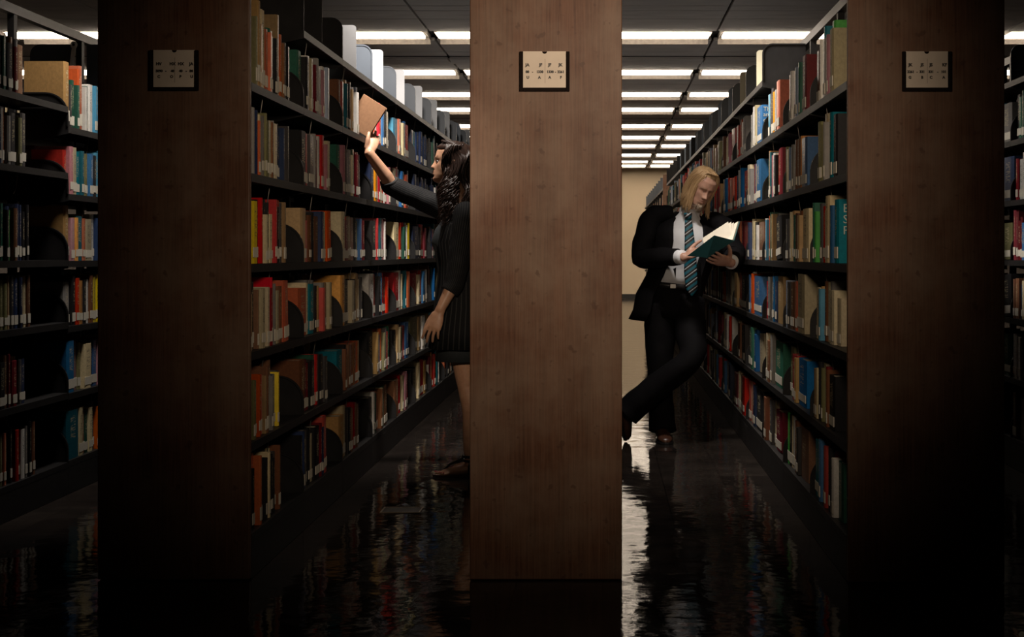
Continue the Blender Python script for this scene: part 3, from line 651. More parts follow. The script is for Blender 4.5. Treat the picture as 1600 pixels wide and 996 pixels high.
# pale strap bolted to the post of the leftmost bookcase
_a = P(115.5, 70, 7.86); _b = P(111.5, 104, 7.86); _r = range_obj[0]; m = MB(); _q = [(_b.x-.010, _b.z), (_b.x+.010, _b.z), (_a.x+.011, _a.z-.02)]+[(_a.x+.019*math.cos(t), _a.z+.019*math.sin(t)) for t in [-.6+(PI+1.2)*i/10 for i in range(11)]]+[(_a.x-.011, _a.z-.02)]
m.prism([(x-_r.location.x, z) for x, z in _q], 'y', 7.857-Y0, 7.861-Y0); st_ = m.build('brace_strap', 'light_grey_steel', _r); st_['label'] = 'pale metal strap with round bolted head'
m = MB(); m.tube([(_a.x-_r.location.x, 7.85-Y0, _a.z), (_a.x-_r.location.x, 7.858-Y0, _a.z)], .008, 6); m.build('bolt', 'steel_edge', st_)
# brass-edged outlet plate let into the floor of the left aisle
fo = empty('floor_outlet', (-0.909, 6.61, 0)); tag(fo, 'small rectangular floor outlet plate let into the left aisle floor', 'floor outlet')
m = MB(); m.box(-0.085, 0.085, -0.065, 0.065, 0.0, 0.002); m.build('plate', 'ink', fo)
simple('worn_brass', (0.30, 0.24, 0.17), 0.4, 0.6)
m = MB()
for q in ((-0.09, 0.09, -0.07, -0.063), (-0.09, 0.09, 0.063, 0.07), (-0.09, -0.083, -0.063, 0.063), (0.083, 0.09, -0.063, 0.063)): m.box(*q, 0.0005, 0.0035)
m.build('rim', 'worn_brass', fo)
# ------------------------------------------------------------------ people
def skin_mat(name, base, deep):
    m, nt, b = nodes_of(name)
    at = N(nt, 'ShaderNodeAttribute', attribute_name='tint')
    tc = N(nt, 'ShaderNodeTexCoord'); ns = N(nt, 'ShaderNodeTexNoise', inp={'Scale': 35, 'Detail': 5}); L(nt, tc.outputs['Object'], ns.inputs[0])
    r = ramp(nt, [(0.3, deep), (0.65, base)]); L(nt, ns.outputs['Fac'], r.inputs[0])
    mx = N(nt, 'ShaderNodeMix', data_type='RGBA'); L(nt, at.outputs['Alpha'], mx.inputs[0]); L(nt, r.outputs[0], mx.inputs[6]); L(nt, at.outputs['Color'], mx.inputs[7])
    L(nt, mx.outputs[2], b.inputs['Base Color']); b.inputs['Roughness'].default_value = 0.45
    b.inputs['Subsurface Weight'].default_value = 0.12; b.inputs['Subsurface Radius'].default_value = (0.010, 0.004, 0.002); b.inputs['Subsurface Scale'].default_value = 0.6
    return m
skin_mat('skin_woman', (0.52, 0.29, 0.18), (0.44, 0.235, 0.145)); skin_mat('skin_man', (0.52, 0.30, 0.215), (0.44, 0.23, 0.16))
def hair_mat(name, a, c, rough=0.35):
    m, nt, b = nodes_of(name)
    uv = N(nt, 'ShaderNodeUVMap', uv_map='UVMap'); mp = N(nt, 'ShaderNodeMapping', inp={'Scale': (60, 4, 1)}); L(nt, uv.outputs[0], mp.inputs[0])
    ns = N(nt, 'ShaderNodeTexNoise', inp={'Scale': 1.0, 'Detail': 3}); L(nt, mp.outputs[0], ns.inputs[0])
    r = ramp(nt, [(0.3, a), (0.7, c)]); L(nt, ns.outputs['Fac'], r.inputs[0]); L(nt, r.outputs[0], b.inputs['Base Color'])
    b.inputs['Roughness'].default_value = rough; b.inputs['Specular IOR Level'].default_value = 0.5
    return m
hair_mat('hair_dark', (0.010, 0.006, 0.005), (0.05, 0.026, 0.018)); hair_mat('hair_blond', (0.33, 0.19, 0.085), (0.62, 0.42, 0.22), 0.45)
simple('beard_grey', (0.42, 0.33, 0.25), 0.7)
simple('suit_black', (0.0045, 0.004, 0.0048), 0.8, 0, 0.2, 60, 0.1, 0.12); simple('shirt_white', (0.74, 0.74, 0.76), 0.7, 0, 0.05, 20)
simple('leather_brown', (0.06, 0.025, 0.015), 0.3); simple('leather_black', (0.012, 0.011, 0.011), 0.4); simple('belt_buckle', (0.3, 0.29, 0.27), 0.3, 1.0)
simple('dress_dark', (0.020, 0.024, 0.026), 0.75, 0, 0.1, 60); simple('nail_navy', (0.018, 0.012, 0.07), 0.2); simple('nail_red', (0.42, 0.03, 0.05), 0.25)
simple('eye_white', (0.6, 0.56, 0.52), 0.2); simple('eye_dark', (0.015, 0.01, 0.008), 0.15)
simple('brown_board', (0.27, 0.135, 0.065), 0.75, 0, 0.12, 70); simple('teal_cloth', (0.012, 0.085, 0.09), 0.55, 0, 0.1, 60); simple('white_page', (0.74, 0.68, 0.56), 0.8, 0, 0.03, 30)
def stripe_mat(name, base, line, n, wdt):
    m, nt, b = nodes_of(name)
    uv = N(nt, 'ShaderNodeUVMap', uv_map='UVMap'); sp = N(nt, 'ShaderNodeSeparateXYZ'); L(nt, uv.outputs[0], sp.inputs[0])
    m1 = N(nt, 'ShaderNodeMath', operation='MULTIPLY', inp={1: n}); L(nt, sp.outputs[0], m1.inputs[0])
    fr = N(nt, 'ShaderNodeMath', operation='FRACT'); L(nt, m1.outputs[0], fr.inputs[0])
    lt = N(nt, 'ShaderNodeMath', operation='LESS_THAN', inp={1: wdt}); L(nt, fr.outputs[0], lt.inputs[0])
    mx = N(nt, 'ShaderNodeMix', data_type='RGBA', inp={6: (*base, 1), 7: (*line, 1)}); L(nt, lt.outputs[0], mx.inputs[0]); L(nt, mx.outputs[2], b.inputs['Base Color'])
    b.inputs['Roughness'].default_value = 0.8; b.inputs['Specular IOR Level'].default_value = 0.2
    return m
stripe_mat('cardigan_pinstripe', (0.005, 0.005, 0.0055), (0.030, 0.029, 0.028), 34, 0.2)
def tie_mat():
    m, nt, b = nodes_of('tie_stripes')
    tc = N(nt, 'ShaderNodeTexCoord'); sp = N(nt, 'ShaderNodeSeparateXYZ'); L(nt, tc.outputs['Object'], sp.inputs[0])
    ad = N(nt, 'ShaderNodeMath', operation='MULTIPLY_ADD', inp={1: -0.75}); L(nt, sp.outputs[0], ad.inputs[0]); L(nt, sp.outputs[2], ad.inputs[2])
    ml = N(nt, 'ShaderNodeMath', operation='MULTIPLY', inp={1: 19}); L(nt, ad.outputs[0], ml.inputs[0])
    fr = N(nt, 'ShaderNodeMath', operation='FRACT'); L(nt, ml.outputs[0], fr.inputs[0])
    r = ramp(nt, [(0, (0.01, 0.12, 0.17)), (0.38, (0.012, 0.011, 0.014)), (0.66, (0.45, 0.47, 0.48)), (0.78, (0.012, 0.011, 0.014))]); r.color_ramp.interpolation = 'CONSTANT'
    L(nt, fr.outputs[0], r.inputs[0]); L(nt, r.outputs[0], b.inputs['Base Color']); b.inputs['Roughness'].default_value = 0.4
    return m
tie_mat()

def lerp_table(tab, z):
    for i in range(len(tab)-1):
        a, b = tab[i], tab[i+1]
        if z <= b[0] or i == len(tab)-2:
            t = max(0.0, min(1.0, (z-a[0])/(b[0]-a[0]))); t = t*t*(3-2*t)*0.5+t*0.5
            return [p+(q-p)*t for p, q in zip(a[1:], b[1:])]
HEAD = [(-1.0, .060, .020, .018), (-.93, .078, .006, .034), (-.78, .087, -.022, .048), (-.55, .088, -.046, .057), (-.3, .087, -.070, .065), (0, .083, -.088, .071), (.28, .088, -.097, .0745),
        (.55, .083, -.097, .073), (.78, .064, -.084, .060), (.92, .038, -.060, .040), (1.0, .0, -.012, .006)]
def head_point(x, y, z, male):
    """feature relief on the front of the head (metres)"""
    if y < 0.02: return 0.0
    H = 0.1125; g = lambda dx, sx, dz, sz: math.exp(-(dx/sx)**2-(dz/sz)**2); ax = abs(x); d = 0.0
    k = 1.0 if male else 0.82
    zt = z/H
    if -0.42 < zt < 0.25:                                          # nose ridge
        t = (0.18-zt)/0.42; a = 0.005+0.021*max(0, min(1.0, t))**1.3
        if zt < -0.24: a *= max(0.0, 1-((-0.24-zt)/0.12)**2)
        d += a*k*math.exp(-(x/(0.0065+0.0055*max(0, min(1, t))))**2)
    d += 0.008*k*g(ax-0.012, 0.006, z+0.030, 0.006)
    d -= 0.011*g(ax-0.031, 0.014, z-0.004, 0.0105); d += 0.0062*g(ax-0.031, 0.0095, z-0.002, 0.0065)
    d += 0.0055*k*g(ax-0.028, 0.020, z-0.021, 0.007)
    d += 0.0062*g(x, 0.0165, z+0.052, 0.0050)+0.0066*g(x, 0.0145, z+0.0645, 0.0055)-0.0050*g(x, 0.019, z+0.058, 0.0025)
    d -= 0.0050*g(x, 0.016, z+0.076, 0.006); d += 0.0065*g(x, 0.016, z+0.096, 0.012)
    d += 0.004*g(ax-0.047, 0.016, z+0.012, 0.02); d -= (0.004 if male else 0.001)*g(ax-0.045, 0.012, z+0.045, 0.02)
    return d
def head_mesh(mb, M, male, n=96, rows=80):
    vs = []; fs = []
    for r in range(rows+1):
        zt = -math.cos(PI*r/rows); f, b, wd = lerp_table(HEAD, zt); z = zt*0.1125
        yc = (f+b)/2; hd = (f-b)/2
        for i in range(n):
            a = 2*PI*i/n; ca, sa = math.cos(a), math.sin(a)
            p = 2/2.25
            x = wd*math.copysign(abs(sa)**p, sa); y = yc+hd*math.copysign(abs(ca)**p, ca)
            y += head_point(x, y, z, male)
            vs.append(M@Vector((x, y, z)))
    for r in range(rows):
        for i in range(n):
            j = (i+1) % n; fs.append((r*n+i, r*n+j, (r+1)*n+j, (r+1)*n+i))
    fs.append(tuple(range(n))[::-1]); fs.append(tuple(rows*n+i for i in range(n)))
    mb.add(vs, fs, None, 0, True)
    for s in (-1, 1):                                              # ears
        mb.loft([(M@Vector((s*0.072, -0.012, -0.028)), M.to_3x3()@Vector((s*.004, 0, 0)), M.to_3x3()@Vector((0, .008, 0))), (M@Vector((s*0.078, -0.012, -0.005)), M.to_3x3()@Vector((s*.008, 0, 0)), M.to_3x3()@Vector((0, .014, 0))),
                 (M@Vector((s*0.081, -0.016, 0.014)), M.to_3x3()@Vector((s*.008, 0, 0)), M.to_3x3()@Vector((0, .017, 0))), (M@Vector((s*0.080, -0.016, 0.028)), M.to_3x3()@Vector((s*.004, 0, 0)), M.to_3x3()@Vector((0, .008, 0)))], 12)
def chain(mb, pts, radii, n=16, mi=0, flat=None, ends=True, sub=3, **kw):
    """tapered limb through joints, smoothed; flat = (axis vector, factor) squashes the section along that axis"""
    pts = [Vector(p) for p in pts]
    P2, R2 = [], []
    for i in range(len(pts)-1):
        p0 = pts[max(i-1, 0)]; p1 = pts[i]; p2 = pts[i+1]; p3 = pts[min(i+2, len(pts)-1)]
        for j in range(sub):
            t = j/sub
            P2.append(0.5*((2*p1)+(p2-p0)*t+(2*p0-5*p1+4*p2-p3)*t*t+(3*p1-p0-3*p2+p3)*t**3)); R2.append(radii[i]+(radii[i+1]-radii[i])*t)
    P2.append(pts[-1]); R2.append(radii[-1])
    if ends:
        d0 = (P2[0]-P2[1]).normalized(); d1 = (P2[-1]-P2[-2]).normalized(); a, b = R2[0], R2[-1]
        P2 = [P2[0]+d0*a*0.9, P2[0]+d0*a*0.6]+P2+[P2[-1]+d1*b*0.6, P2[-1]+d1*b*0.9]; R2 = [a*0.35, a*0.8]+R2+[b*0.8, b*0.35]
    rings = []; u = None
    for i, p in enumerate(P2):
        d = (P2[min(i+1, len(P2)-1)]-P2[max(i-1, 0)]).normalized()
        if flat is not None:
            v = Vector(flat[0]); v = (v-d*v.dot(d)).normalized(); u = d.cross(v); rings.append((p, u*R2[i], v*R2[i]*flat[1]))
        else:
            if u is None: u = d.orthogonal().normalized()
            u = (u-d*u.dot(d)).normalized(); rings.append((p, u*R2[i], d.cross(u)*R2[i]))
    mb.loft(rings, n, mi, **kw)
def hand(mb, wrist, fwd, palm, thumb_side, curls, thumb=(0.55, 0.75, 0.35), size=1.0, thumb_curl=0.25, spread=0.06, nails=None):
    """palm and five fingers; palm = direction the palm faces; curls = per finger (mcp, pip, dip) in radians"""
    f = Vector(fwd).normalized(); pn = Vector(palm); pn = (pn-f*pn.dot(f)).normalized(); sd = f.cross(pn)
    if sd.dot(Vector(thumb_side)) < 0: sd = -sd
    W = Vector(wrist); s = size
    rings = [(W-f*0.02*s, sd*0.026*s, pn*0.019*s), (W+f*0.008*s, sd*0.027*s, pn*0.017*s), (W+f*0.035*s, sd*0.036*s, pn*0.0165*s), (W+f*0.062*s, sd*0.041*s, pn*0.015*s), (W+f*0.085*s, sd*0.041*s, pn*0.0125*s), (W+f*0.096*s, sd*0.037*s, pn*0.008*s)]
    mb.loft(rings, 20)
    tips = []
    for k, (off, ln, base) in enumerate(((0.030, 0.072, 0.088), (0.010, 0.080, 0.093), (-0.0105, 0.074, 0.089), (-0.029, 0.058, 0.081))):
        p = W+f*base*s+sd*off*s; d = (f+sd*spread*(1.5-k)).normalized(); pts = [p-d*0.018*s, p]
        for seg, cv in zip((0.45, 0.30, 0.25), curls[k]):
            axis = d.cross(pn)
            if axis.length < 1e-4: axis = sd
            d = (Quaternion(axis.normalized(), cv)@d).normalized(); 
            pn2 = pn
            p = p+d*ln*seg*s; pts.append(p)
        r0 = (0.0088 if k < 3 else 0.0078)*s
        chain(mb, pts, [r0*1.05, r0, r0*0.94, r0*0.86, r0*0.74], 10, sub=2); tips.append((pts[-1], d))
    d = (f*thumb[0]+sd*thumb[1]+pn*thumb[2]).normalized(); p = W+f*0.022*s+sd*0.022*s; pts = [p]
    for seg, cv in ((0.044, 0.0), (0.034, thumb_curl), (0.027, thumb_curl)):
        ax = d.cross(f); 
        if ax.length > 1e-4 and cv: d = (Quaternion(ax.normalized(), cv)@d).normalized()
        p = p+d*seg*s; pts.append(p)
    chain(mb, pts, [0.0145*s, 0.0125*s, 0.0098*s, 0.0078*s], 12, sub=3); tips.append((pts[-1], d))
    return tips
def remeshed(mb, name, mat, parent, voxel, smooth=2, tint=None):
    me = mb.mesh(name+'_raw', fix=True); o = bpy.data.objects.new(name, me); COL.objects.link(o)
    r = o.modifiers.new('remesh', 'REMESH'); r.mode = 'VOXEL'; r.voxel_size = voxel
    sm = o.modifiers.new('smooth', 'SMOOTH'); sm.factor = 0.5; sm.iterations = smooth
    dg = bpy.context.evaluated_depsgraph_get(); m2 = bpy.data.meshes.new_from_object(o.evaluated_get(dg)); bpy.data.objects.remove(o); bpy.data.meshes.remove(me)
    m2.name = name; m2.materials.clear(); m2.materials.append(MATS[mat]); m2.polygons.foreach_set('use_smooth', [True]*len(m2.polygons))
    at = m2.color_attributes.new('tint', 'FLOAT_COLOR', 'POINT')
    data = []
    for v in m2.vertices: data += tint(v.co) if tint else [0, 0, 0, 0]
    at.data.foreach_set('color', data)
    return link_mesh(name, m2, None, parent)
def ell(mb, c, r, M3=None, n=16, mi=0):
    M3 = M3 or Matrix.Identity(3); vs = []
    rings = [(Vector(c)+M3@Vector((0, 0, -r[2]*math.cos(PI*k/8))), M3@Vector((r[0]*max(.05, math.sin(PI*k/8)), 0, 0)), M3@Vector((0, r[1]*max(.05, math.sin(PI*k/8)), 0))) for k in range(9)]
    mb.loft(rings, n, mi)
def shell(mb, rings, a0, n=36, th=0.006, mi=0, namp=0.0, nsc=14.0):
    """open-front coat body: rings (centre, u, v, gap half-angle in rad, front direction angle); u/v half axes"""
    vs, fs, uvs = [], [], []; m = len(rings)
    for k, (c, u, v, gap, fa) in enumerate(rings):
        for i in range(n+1):
            a = fa+gap+(2*PI-2*gap)*i/n
            p = Vector(c)+Vector(u)*math.cos(a)+Vector(v)*math.sin(a); dirn = (p-Vector(c)).normalized()
            if namp: p = p+dirn*namp*noise.noise(Vector((p.x*nsc, p.y*nsc, p.z*nsc*0.35)))
            vs.append(p); 
        for i in range(n+1):
            a = fa+gap+(2*PI-2*gap)*i/n
            p = vs[k*2*(n+1)+i]; vs.append(p-(p-Vector(c)).normalized()*th)
    st = 2*(n+1)
    for k in range(m-1):
        for i in range(n):
            A = k*st+i; B = (k+1)*st+i
            fs.append((A, A+1, B+1, B)); uvs.append([(i/n, k/m), ((i+1)/n, k/m), ((i+1)/n, (k+1)/m), (i/n, (k+1)/m)])
            A += n+1; B += n+1; fs.append((A, B, B+1, A+1)); uvs.append([(0, 0)]*4)
        for i in (0, n):
            A = k*st+i; B = (k+1)*st+i; fs.append((A, B, B+n+1, A+n+1)); uvs.append([(0, 0)]*4)
    for k in (0, m-1):
        for i in range(n):
            A = k*st+i; fs.append((A, A+1, A+n+2, A+n+1)); uvs.append([(0, 0)]*4)
    mb.add(vs, fs, uvs, mi, True)
def frame(front, up):
    """3x3 with local y = front, z = up, x = the body's own right-hand side seen from behind"""
    f = Vector(front).normalized(); u = Vector(up); u = (u-f*u.dot(f)).normalized(); x = f.cross(u)
    return Matrix((x, f, u)).transposed()
def strands(mb, roots, n_pts, rad, seed):
    pass

# ---------------------------------------------------------------- the woman
def woman():
    root = empty('person', (-0.74, 7.70, 0)); tag(root, 'woman in black pinstripe cardigan and sandals reaching up for a brown book', 'person')
    inv = Matrix.Translation((0.74, -7.70, 0))
    X = lambda px, Y: (px-VPX)*Y/F_PX
    def Q(px, py, Y): return inv@P(px, py, Y)
    body = MB()
    hc = Q(705, 256, 7.70); M3 = frame((-1, -0.10, 0.10), (0.08, 0, 1)); HM = Matrix.Translation(hc)@M3.to_4x4()@Matrix.Diagonal((0.98, 0.98, 0.98, 1))
    head_mesh(body, HM, False)
    neck0 = hc+Vector((0.022, 0, -0.075)); neck1 = Vector((0.005, 0.0, 1.37))
    chain(body, [neck0, (neck0+neck1)/2+Vector((0.0, 0, 0)), neck1], [0.050, 0.049, 0.058], 20)
    Z = lambda x, y, z: Vector((x, y, z))
    E = lambda c, a, b: (c, Vector((a, 0, 0)), Vector((0, b, 0)))
    torso = [E(Z(.02, 0, .80), .11, .155), E(Z(.015, 0, .92), .12, .165), E(Z(.005, 0, 1.02), .105, .14), E(Z(-.01, 0, 1.12), .10, .13), E(Z(-.03, 0, 1.22), .115, .14), E(Z(-.02, 0, 1.31), .095, .15), E(Z(0, 0, 1.38), .07, .12), E(Z(.005, 0, 1.41), .05, .06)]
    body.loft(torso, 28)
    # legs (left one nearer the camera)
    lft = dict(hip=Z(.02, -.085, .84), knee=Z(.035, -.09, .47), ank=Z(.055, -.09, .085)); rgt = dict(hip=Z(.02, .085, .84), knee=Z(.06, .09, .47), ank=Z(.10, .10, .085))
    for lg in (lft, rgt):
        h, k, a = lg['hip'], lg['knee'], lg['ank']; calf = k.lerp(a, 0.32)+Z(.018, 0, 0)
        chain(body, [h, h.lerp(k, .5)+Z(-.01, 0, 0), k, calf, k.lerp(a, .7), a, a+Z(0, 0, -.04)], [.085, .072, .052, .053, .038, .034, .036], 20)
        chain(body, [a+Z(.035, 0, -.052), a+Z(-.005, 0, -.045), a+Z(-.075, -.002, -.055), a+Z(-.135, -.004, -.064)], [.030, .036, .035, .026], 16, flat=((0, 0, 1), .75))
        for q, (dy, ln) in enumerate(((-.028 if lg is rgt else .026, .028), (-.010 if lg is rgt else .010, .024), (.004 if lg is rgt else -.006, .019), (.018 if lg is rgt else -.020, .014), (.030 if lg is rgt else -.032, .008))):
            b0 = a+Z(-.145+.012*q*.6, dy, -.066); chain(body, [b0, b0+Z(-ln-.012, 0, -.004)], [.011 if q == 0 else .0085, .009 if q == 0 else .007], 10)
            lg.setdefault('toes', []).append(b0+Z(-ln-.016, 0, .004))
    # left arm hangs by her side, nearer the camera
    ls = Z(.035, -.175, 1.345); le = Q(712, 437, 7.50); lw = Q(688, 484, 7.47)
    chain(body, [ls, ls.lerp(le, .5), le, le.lerp(lw, .4), lw], [.052, .044, .036, .033, .024], 18)
    fl = (Q(674, 520, 7.46)-lw).normalized()
    tl = hand(body, lw+fl*.01, fl, (0.25, 0.93, 0.1), (-1, -.2, -.1), [(.10, .25, .15), (.15, .3, .2), (.2, .35, .2), (.25, .4, .2)], thumb=(.9, .35, .25), size=1.02, spread=.10)
    # right arm reaches up to the shelf, behind
    rs = Z(-.03, .165, 1.36); re = Q(616, 293, 7.80); rw = Q(577, 240, 7.715)
    chain(body, [rs, rs.lerp(re, .5), re, re.lerp(rw, .35), rw], [.052, .045, .038, .036, .0255], 18)
    fr = (Q(584, 206, 7.785)-rw).normalized()
    tr = hand(body, rw+fr*.008, fr, (-.25, .95, .1), (-1, -.3, 0), [(-.1, .15, .2), (.0, .2, .2), (.1, .3, .2), (.2, .4, .3)], thumb=(1.0, .10, -.55), size=.98, thumb_curl=.32)
    lips = [HM@Vector((sx*.009, .098, zz)) for sx in (-1, 0, 1) for zz in (-.052, -.064)]
    brow = [HM@Vector((s*(.016+.009*q), .088-.004*q, .024+.002*q)) for s in (-1, 1) for q in range(4)]
    def tint(co):
        d = min((co-p).length for p in lips)
        if d < .013: return [.36, .10, .09, .75*max(0, 1-(d/.013)**3)]
        d = min((co-p).length for p in brow)
        if d < .008: return [.03, .018, .014, .7*max(0, 1-(d/.008)**2)]
        return [0, 0, 0, 0]
    remeshed(body, 'body', 'skin_woman', root, .0038, 2, tint)
    # eyes: lashes and pupil just proud of the lids
    ey = MB()
    for s in (-1, 1):
        ell(ey, HM@Vector((s*.031, .0690, .003)), (.0115, .0115, .0075), M3, 12, 0); ell(ey, HM@Vector((s*.031, .0772, .003)), (.0045, .0045, .0050), M3, 10, 1)
        ey.tube([HM@Vector((s*(.031+q*.0045),   .0825-.0014*q*q, .0095-.0011*q*q)) for q in (-2.6, -1.3, 0, 1.3, 2.6)], .0014, 5, 1)
    ey.build('eyes', ['eye_white', 'eye_dark'], root)
    nl = MB(); 
    tp, td = tr[4]; ell(nl, tp+td*.002+Z(0, -.0072, .002), (.0068, .0042, .0125), None, 10)
    nl.build('fingernails', 'nail_navy', root)
    nt_ = MB()
    for q, tp in enumerate(lft['toes']+rgt['toes']): ell(nt_, tp, (.0065, .006, .0035) if q % 5 == 0 else (.0048, .0045, .003), None, 8)
    nt_.build('toenails', 'nail_red', root)
    # dress
    dr = MB()
    dr.loft([E(Z(.0, 0, .60), .145, .195), E(Z(.005, 0, .70), .14, .19), E(Z(.01, 0, .82), .135, .178), E(Z(.012, 0, .92), .130, .172), E(Z(.0, 0, 1.02), .113, .148), E(Z(-.012, 0, 1.12), .110, .136), E(Z(-.042, 0, 1.22), .125, .145), E(Z(-.03, 0, 1.29), .108, .148), E(Z(-.01, 0, 1.345), .085, .12), E(Z(.0, 0, 1.375), .07, .085)], 36, noise_amp=.006, noise_scale=11)
    dr.build('dress', 'dress_dark', root)
    # long open cardigan with three-quarter sleeves; front (angle pi) left open
    cg = MB(); g = lambda c, a, b, gap: (c, Vector((a, 0, 0)), Vector((0, b, 0)), gap, PI)
    shell(cg, [g(Z(.005, 0, .665), .185, .215, .42), g(Z(.005, 0, .76), .175, .208, .45), g(Z(.008, 0, .88), .158, .196, .5), g(Z(.006, 0, 1.0), .140, .178, .55), g(Z(.0, 0, 1.12), .132, .168, .6), g(Z(-.012, 0, 1.22), .137, .176, .65), g(Z(-.004, 0, 1.30), .122, .182, .7), g(Z(.004, 0, 1.36), .100, .165, .75), g(Z(.008, 0, 1.395), .078, .125, .8), g(Z(.008, 0, 1.415), .066, .08, .85)], 0, 40, .006, 0, .012, 9)
    def sleeve(pts, rad):
        chain(cg, pts, rad, 28, 0, ends=False, sub=7, caps=True, noise_amp=.006, noise_scale=26)
    lc = le.lerp(lw, .42)
    sleeve([ls+Z(0, .03, .015), ls, ls.lerp(le, .5), le, lc], [.066, .068, .060, .052, .047])
    rc = re.lerp(rw, .20)
    sleeve([rs+Z(.04, -.03, 0), rs, rs.lerp(re, .5), re, rc], [.070, .068, .060, .053, .047])
    # shawl collar: a rolled band down both front edges
    for s in (-1, 1):
        chain(cg, [Z(.06, 0, 1.425), Z(.03, s*.07, 1.415), Z(-.075, s*.085, 1.33), Z(-.125, s*.09, 1.2), Z(-.115, s*.085, 1.05), Z(-.135, s*.085, .88), Z(-.165, s*.085, .67)], [.014, .018, .020, .018, .015, .013, .012], 14, flat=((1, 0, 0), .5), ends=False, sub=5)
    cg.build('cardigan', 'cardigan_pinstripe', root)
    # hair: cap plus long wavy locks
    hr = MB(); R3 = M3; rr = random.Random(3)
    caprows = []
    for k in range(13):
        zt = -0.55+1.62*k/12; f, b, wd = lerp_table(HEAD, max(-1, min(1, zt/1.09)))
        z = zt*.1125; back = b-.020; front = (f+.010) if zt > .62 else (-.005+(.095 if zt > .4 else .03)*max(0, (zt+.1))/.9)
        front = min(front, f+.012)
        if zt > 1.0: front, back, wd = -.0, -.03, .012
        yc = (front+back)/2; caprows.append((HM@Vector((0, yc, z+.004)), R3@Vector((wd+.006, 0, 0)), R3@Vector((0, (front-back)/2-.004, 0))))
    hr.loft(caprows, 32, noise_amp=.006, noise_scale=45)
    def lock(p0, pts, r0, amp, ph, fr_):
        out = []; base = [p0]+pts; m = 26
        for q in range(m+1):
            t = q/m*(len(base)-1); i = min(int(t), len(base)-2); u = t-i; p = base[i].lerp(base[i+1], u*u*(3-2*u)*.4+u*.6)
            aa = amp*min(1, q/8); w = ph+q*fr_
            out.append(p+R3@Vector((aa*math.sin(w), aa*math.cos(w), 0)))
        rd = [r0*(.6+.4*min(1, q/4))*(1-.75*max(0, (q-m*.6)/(m*.4))) for q in range(m+1)]
        hr.tube(out, rd, 6)
    for q in range(620):
        ang = rr.uniform(-2.75, 2.75)                            # round the head, 0 = back
        x = .087*math.sin(ang)*rr.uniform(.93, 1.05); y = -.02-.092*math.cos(ang)*rr.uniform(.93, 1.05)
        if y > .042: continue
        top = HM@Vector((x*rr.uniform(.15, .5), rr.uniform(-.06, .066), .117+rr.uniform(-.004, .006)))
        mid = HM@Vector((x*1.05, y, rr.uniform(.01, .05))); low = HM@Vector((x*1.05, y-.004, -.07))
        fall = rr.uniform(.10, .21); sway = -.01 if abs(ang) > 1.2 else .03
        e1 = low+Z(sway-.01, (-.012 if low.y < hc.y else .012), -fall*.5); e2 = low+Z(sway-.02, (-.02 if low.y < hc.y else .02), -fall)
        lock(top, [HM@Vector((x*.86, y*.82+.004, .098)), mid, low, e1, e2], rr.uniform(.0018, .0034), rr.uniform(.006, .012), ang*3+rr.uniform(-.5, .5), .62)
    for q in range(150):                                           # curls falling in front of the near shoulder
        p = HM@Vector((rr.uniform(-.09, -.065), rr.uniform(-.05, .03), rr.uniform(-.07, -.02)))
        if p.y > hc.y: p.y = 2*hc.y-p.y
        e = Z(rr.uniform(-.105, -.01), rr.uniform(-.16, -.10), rr.uniform(1.30, 1.40))
        lock(p, [p.lerp(e, .5)+Z(-.005, -.02, 0), e], rr.uniform(.0018, .0032), rr.uniform(.010, .017), p.x*60+p.z*40+rr.uniform(-.4, .4), .75)
    hr.build('hair', 'hair_dark', root)
    # sandals
    for lg in (lft, rgt):
        a = lg['ank']; s = MB()
        prof = [(.065, .026), (.05, .033), (0, .036), (-.07, .042), (-.14, .047), (-.185, .038), (-.20, .018)]
        poly = [(a.x+x, a.y+w_) for x, w_ in prof]+[(a.x+x, a.y-w_) for x, w_ in prof[::-1]]
        s.prism(poly, 'z', 0.001, .013); so_ = s.build('sandal', 'leather_brown', root)
        st = MB(); st.tube([a+Z(-.15, .004, -.058), a+Z(-.11, 0, -.022), a+Z(-.06, 0, .0), a+Z(-.03, 0, .022)], .006, 8)
        for zz in (.0, .022): st.tube([a+Z(.044*math.cos(t), .042*math.sin(t), zz) for t in [2*PI*i/14 for i in range(15)]], .0065, 8)
        for sy in (-1, 1): st.tube([a+Z(-.01, sy*.036, -.072), a+Z(-.008, sy*.041, -.03), a+Z(0, sy*.042, .0)], .006, 8)
        st.build('strap', 'leather_black', so_)
    return root
WOMAN = woman()
# the brown book she pulls from the shelf
def pulled_book():
    Yb = 7.735; c_tr = P(604, 169, Yb); c_tl = P(577, 152, Yb); ex = Vector((c_tr.x-c_tl.x, 0, c_tr.z-c_tl.z)).normalized(); ez = Vector((-ex.z, 0, ex.x))
    wd, ht, th = 0.142, 0.185, 0.028
    o = empty('book'); o.location = c_tr-ez*ht-ex*wd
    o.rotation_euler = Matrix((ex, Vector((0, 1, 0)), ez)).transposed().to_euler()
    tag(o, 'plain brown book tilted off the shelf in the woman’s raised hand'.replace('’', "'"), 'book')
    c = MB(); c.box(0, wd, 0, .0032, 0, ht); c.box(0, wd, th-.0032, th, 0, ht); c.box(0, .004, .0032, th-.0032, 0, ht); bevel(c.build('cover', 'brown_board', o), .003, 2)
    p = MB(); p.box(.004, wd-.005, .0034, th-.0034, .004, ht-.004); p.build('page_block', 'pages', o)
    l = MB(); l.box(-.0007, 0.0, .004, th-.004, .03, .06); l.build('call_label', 'paper_label', o)
pulled_book()
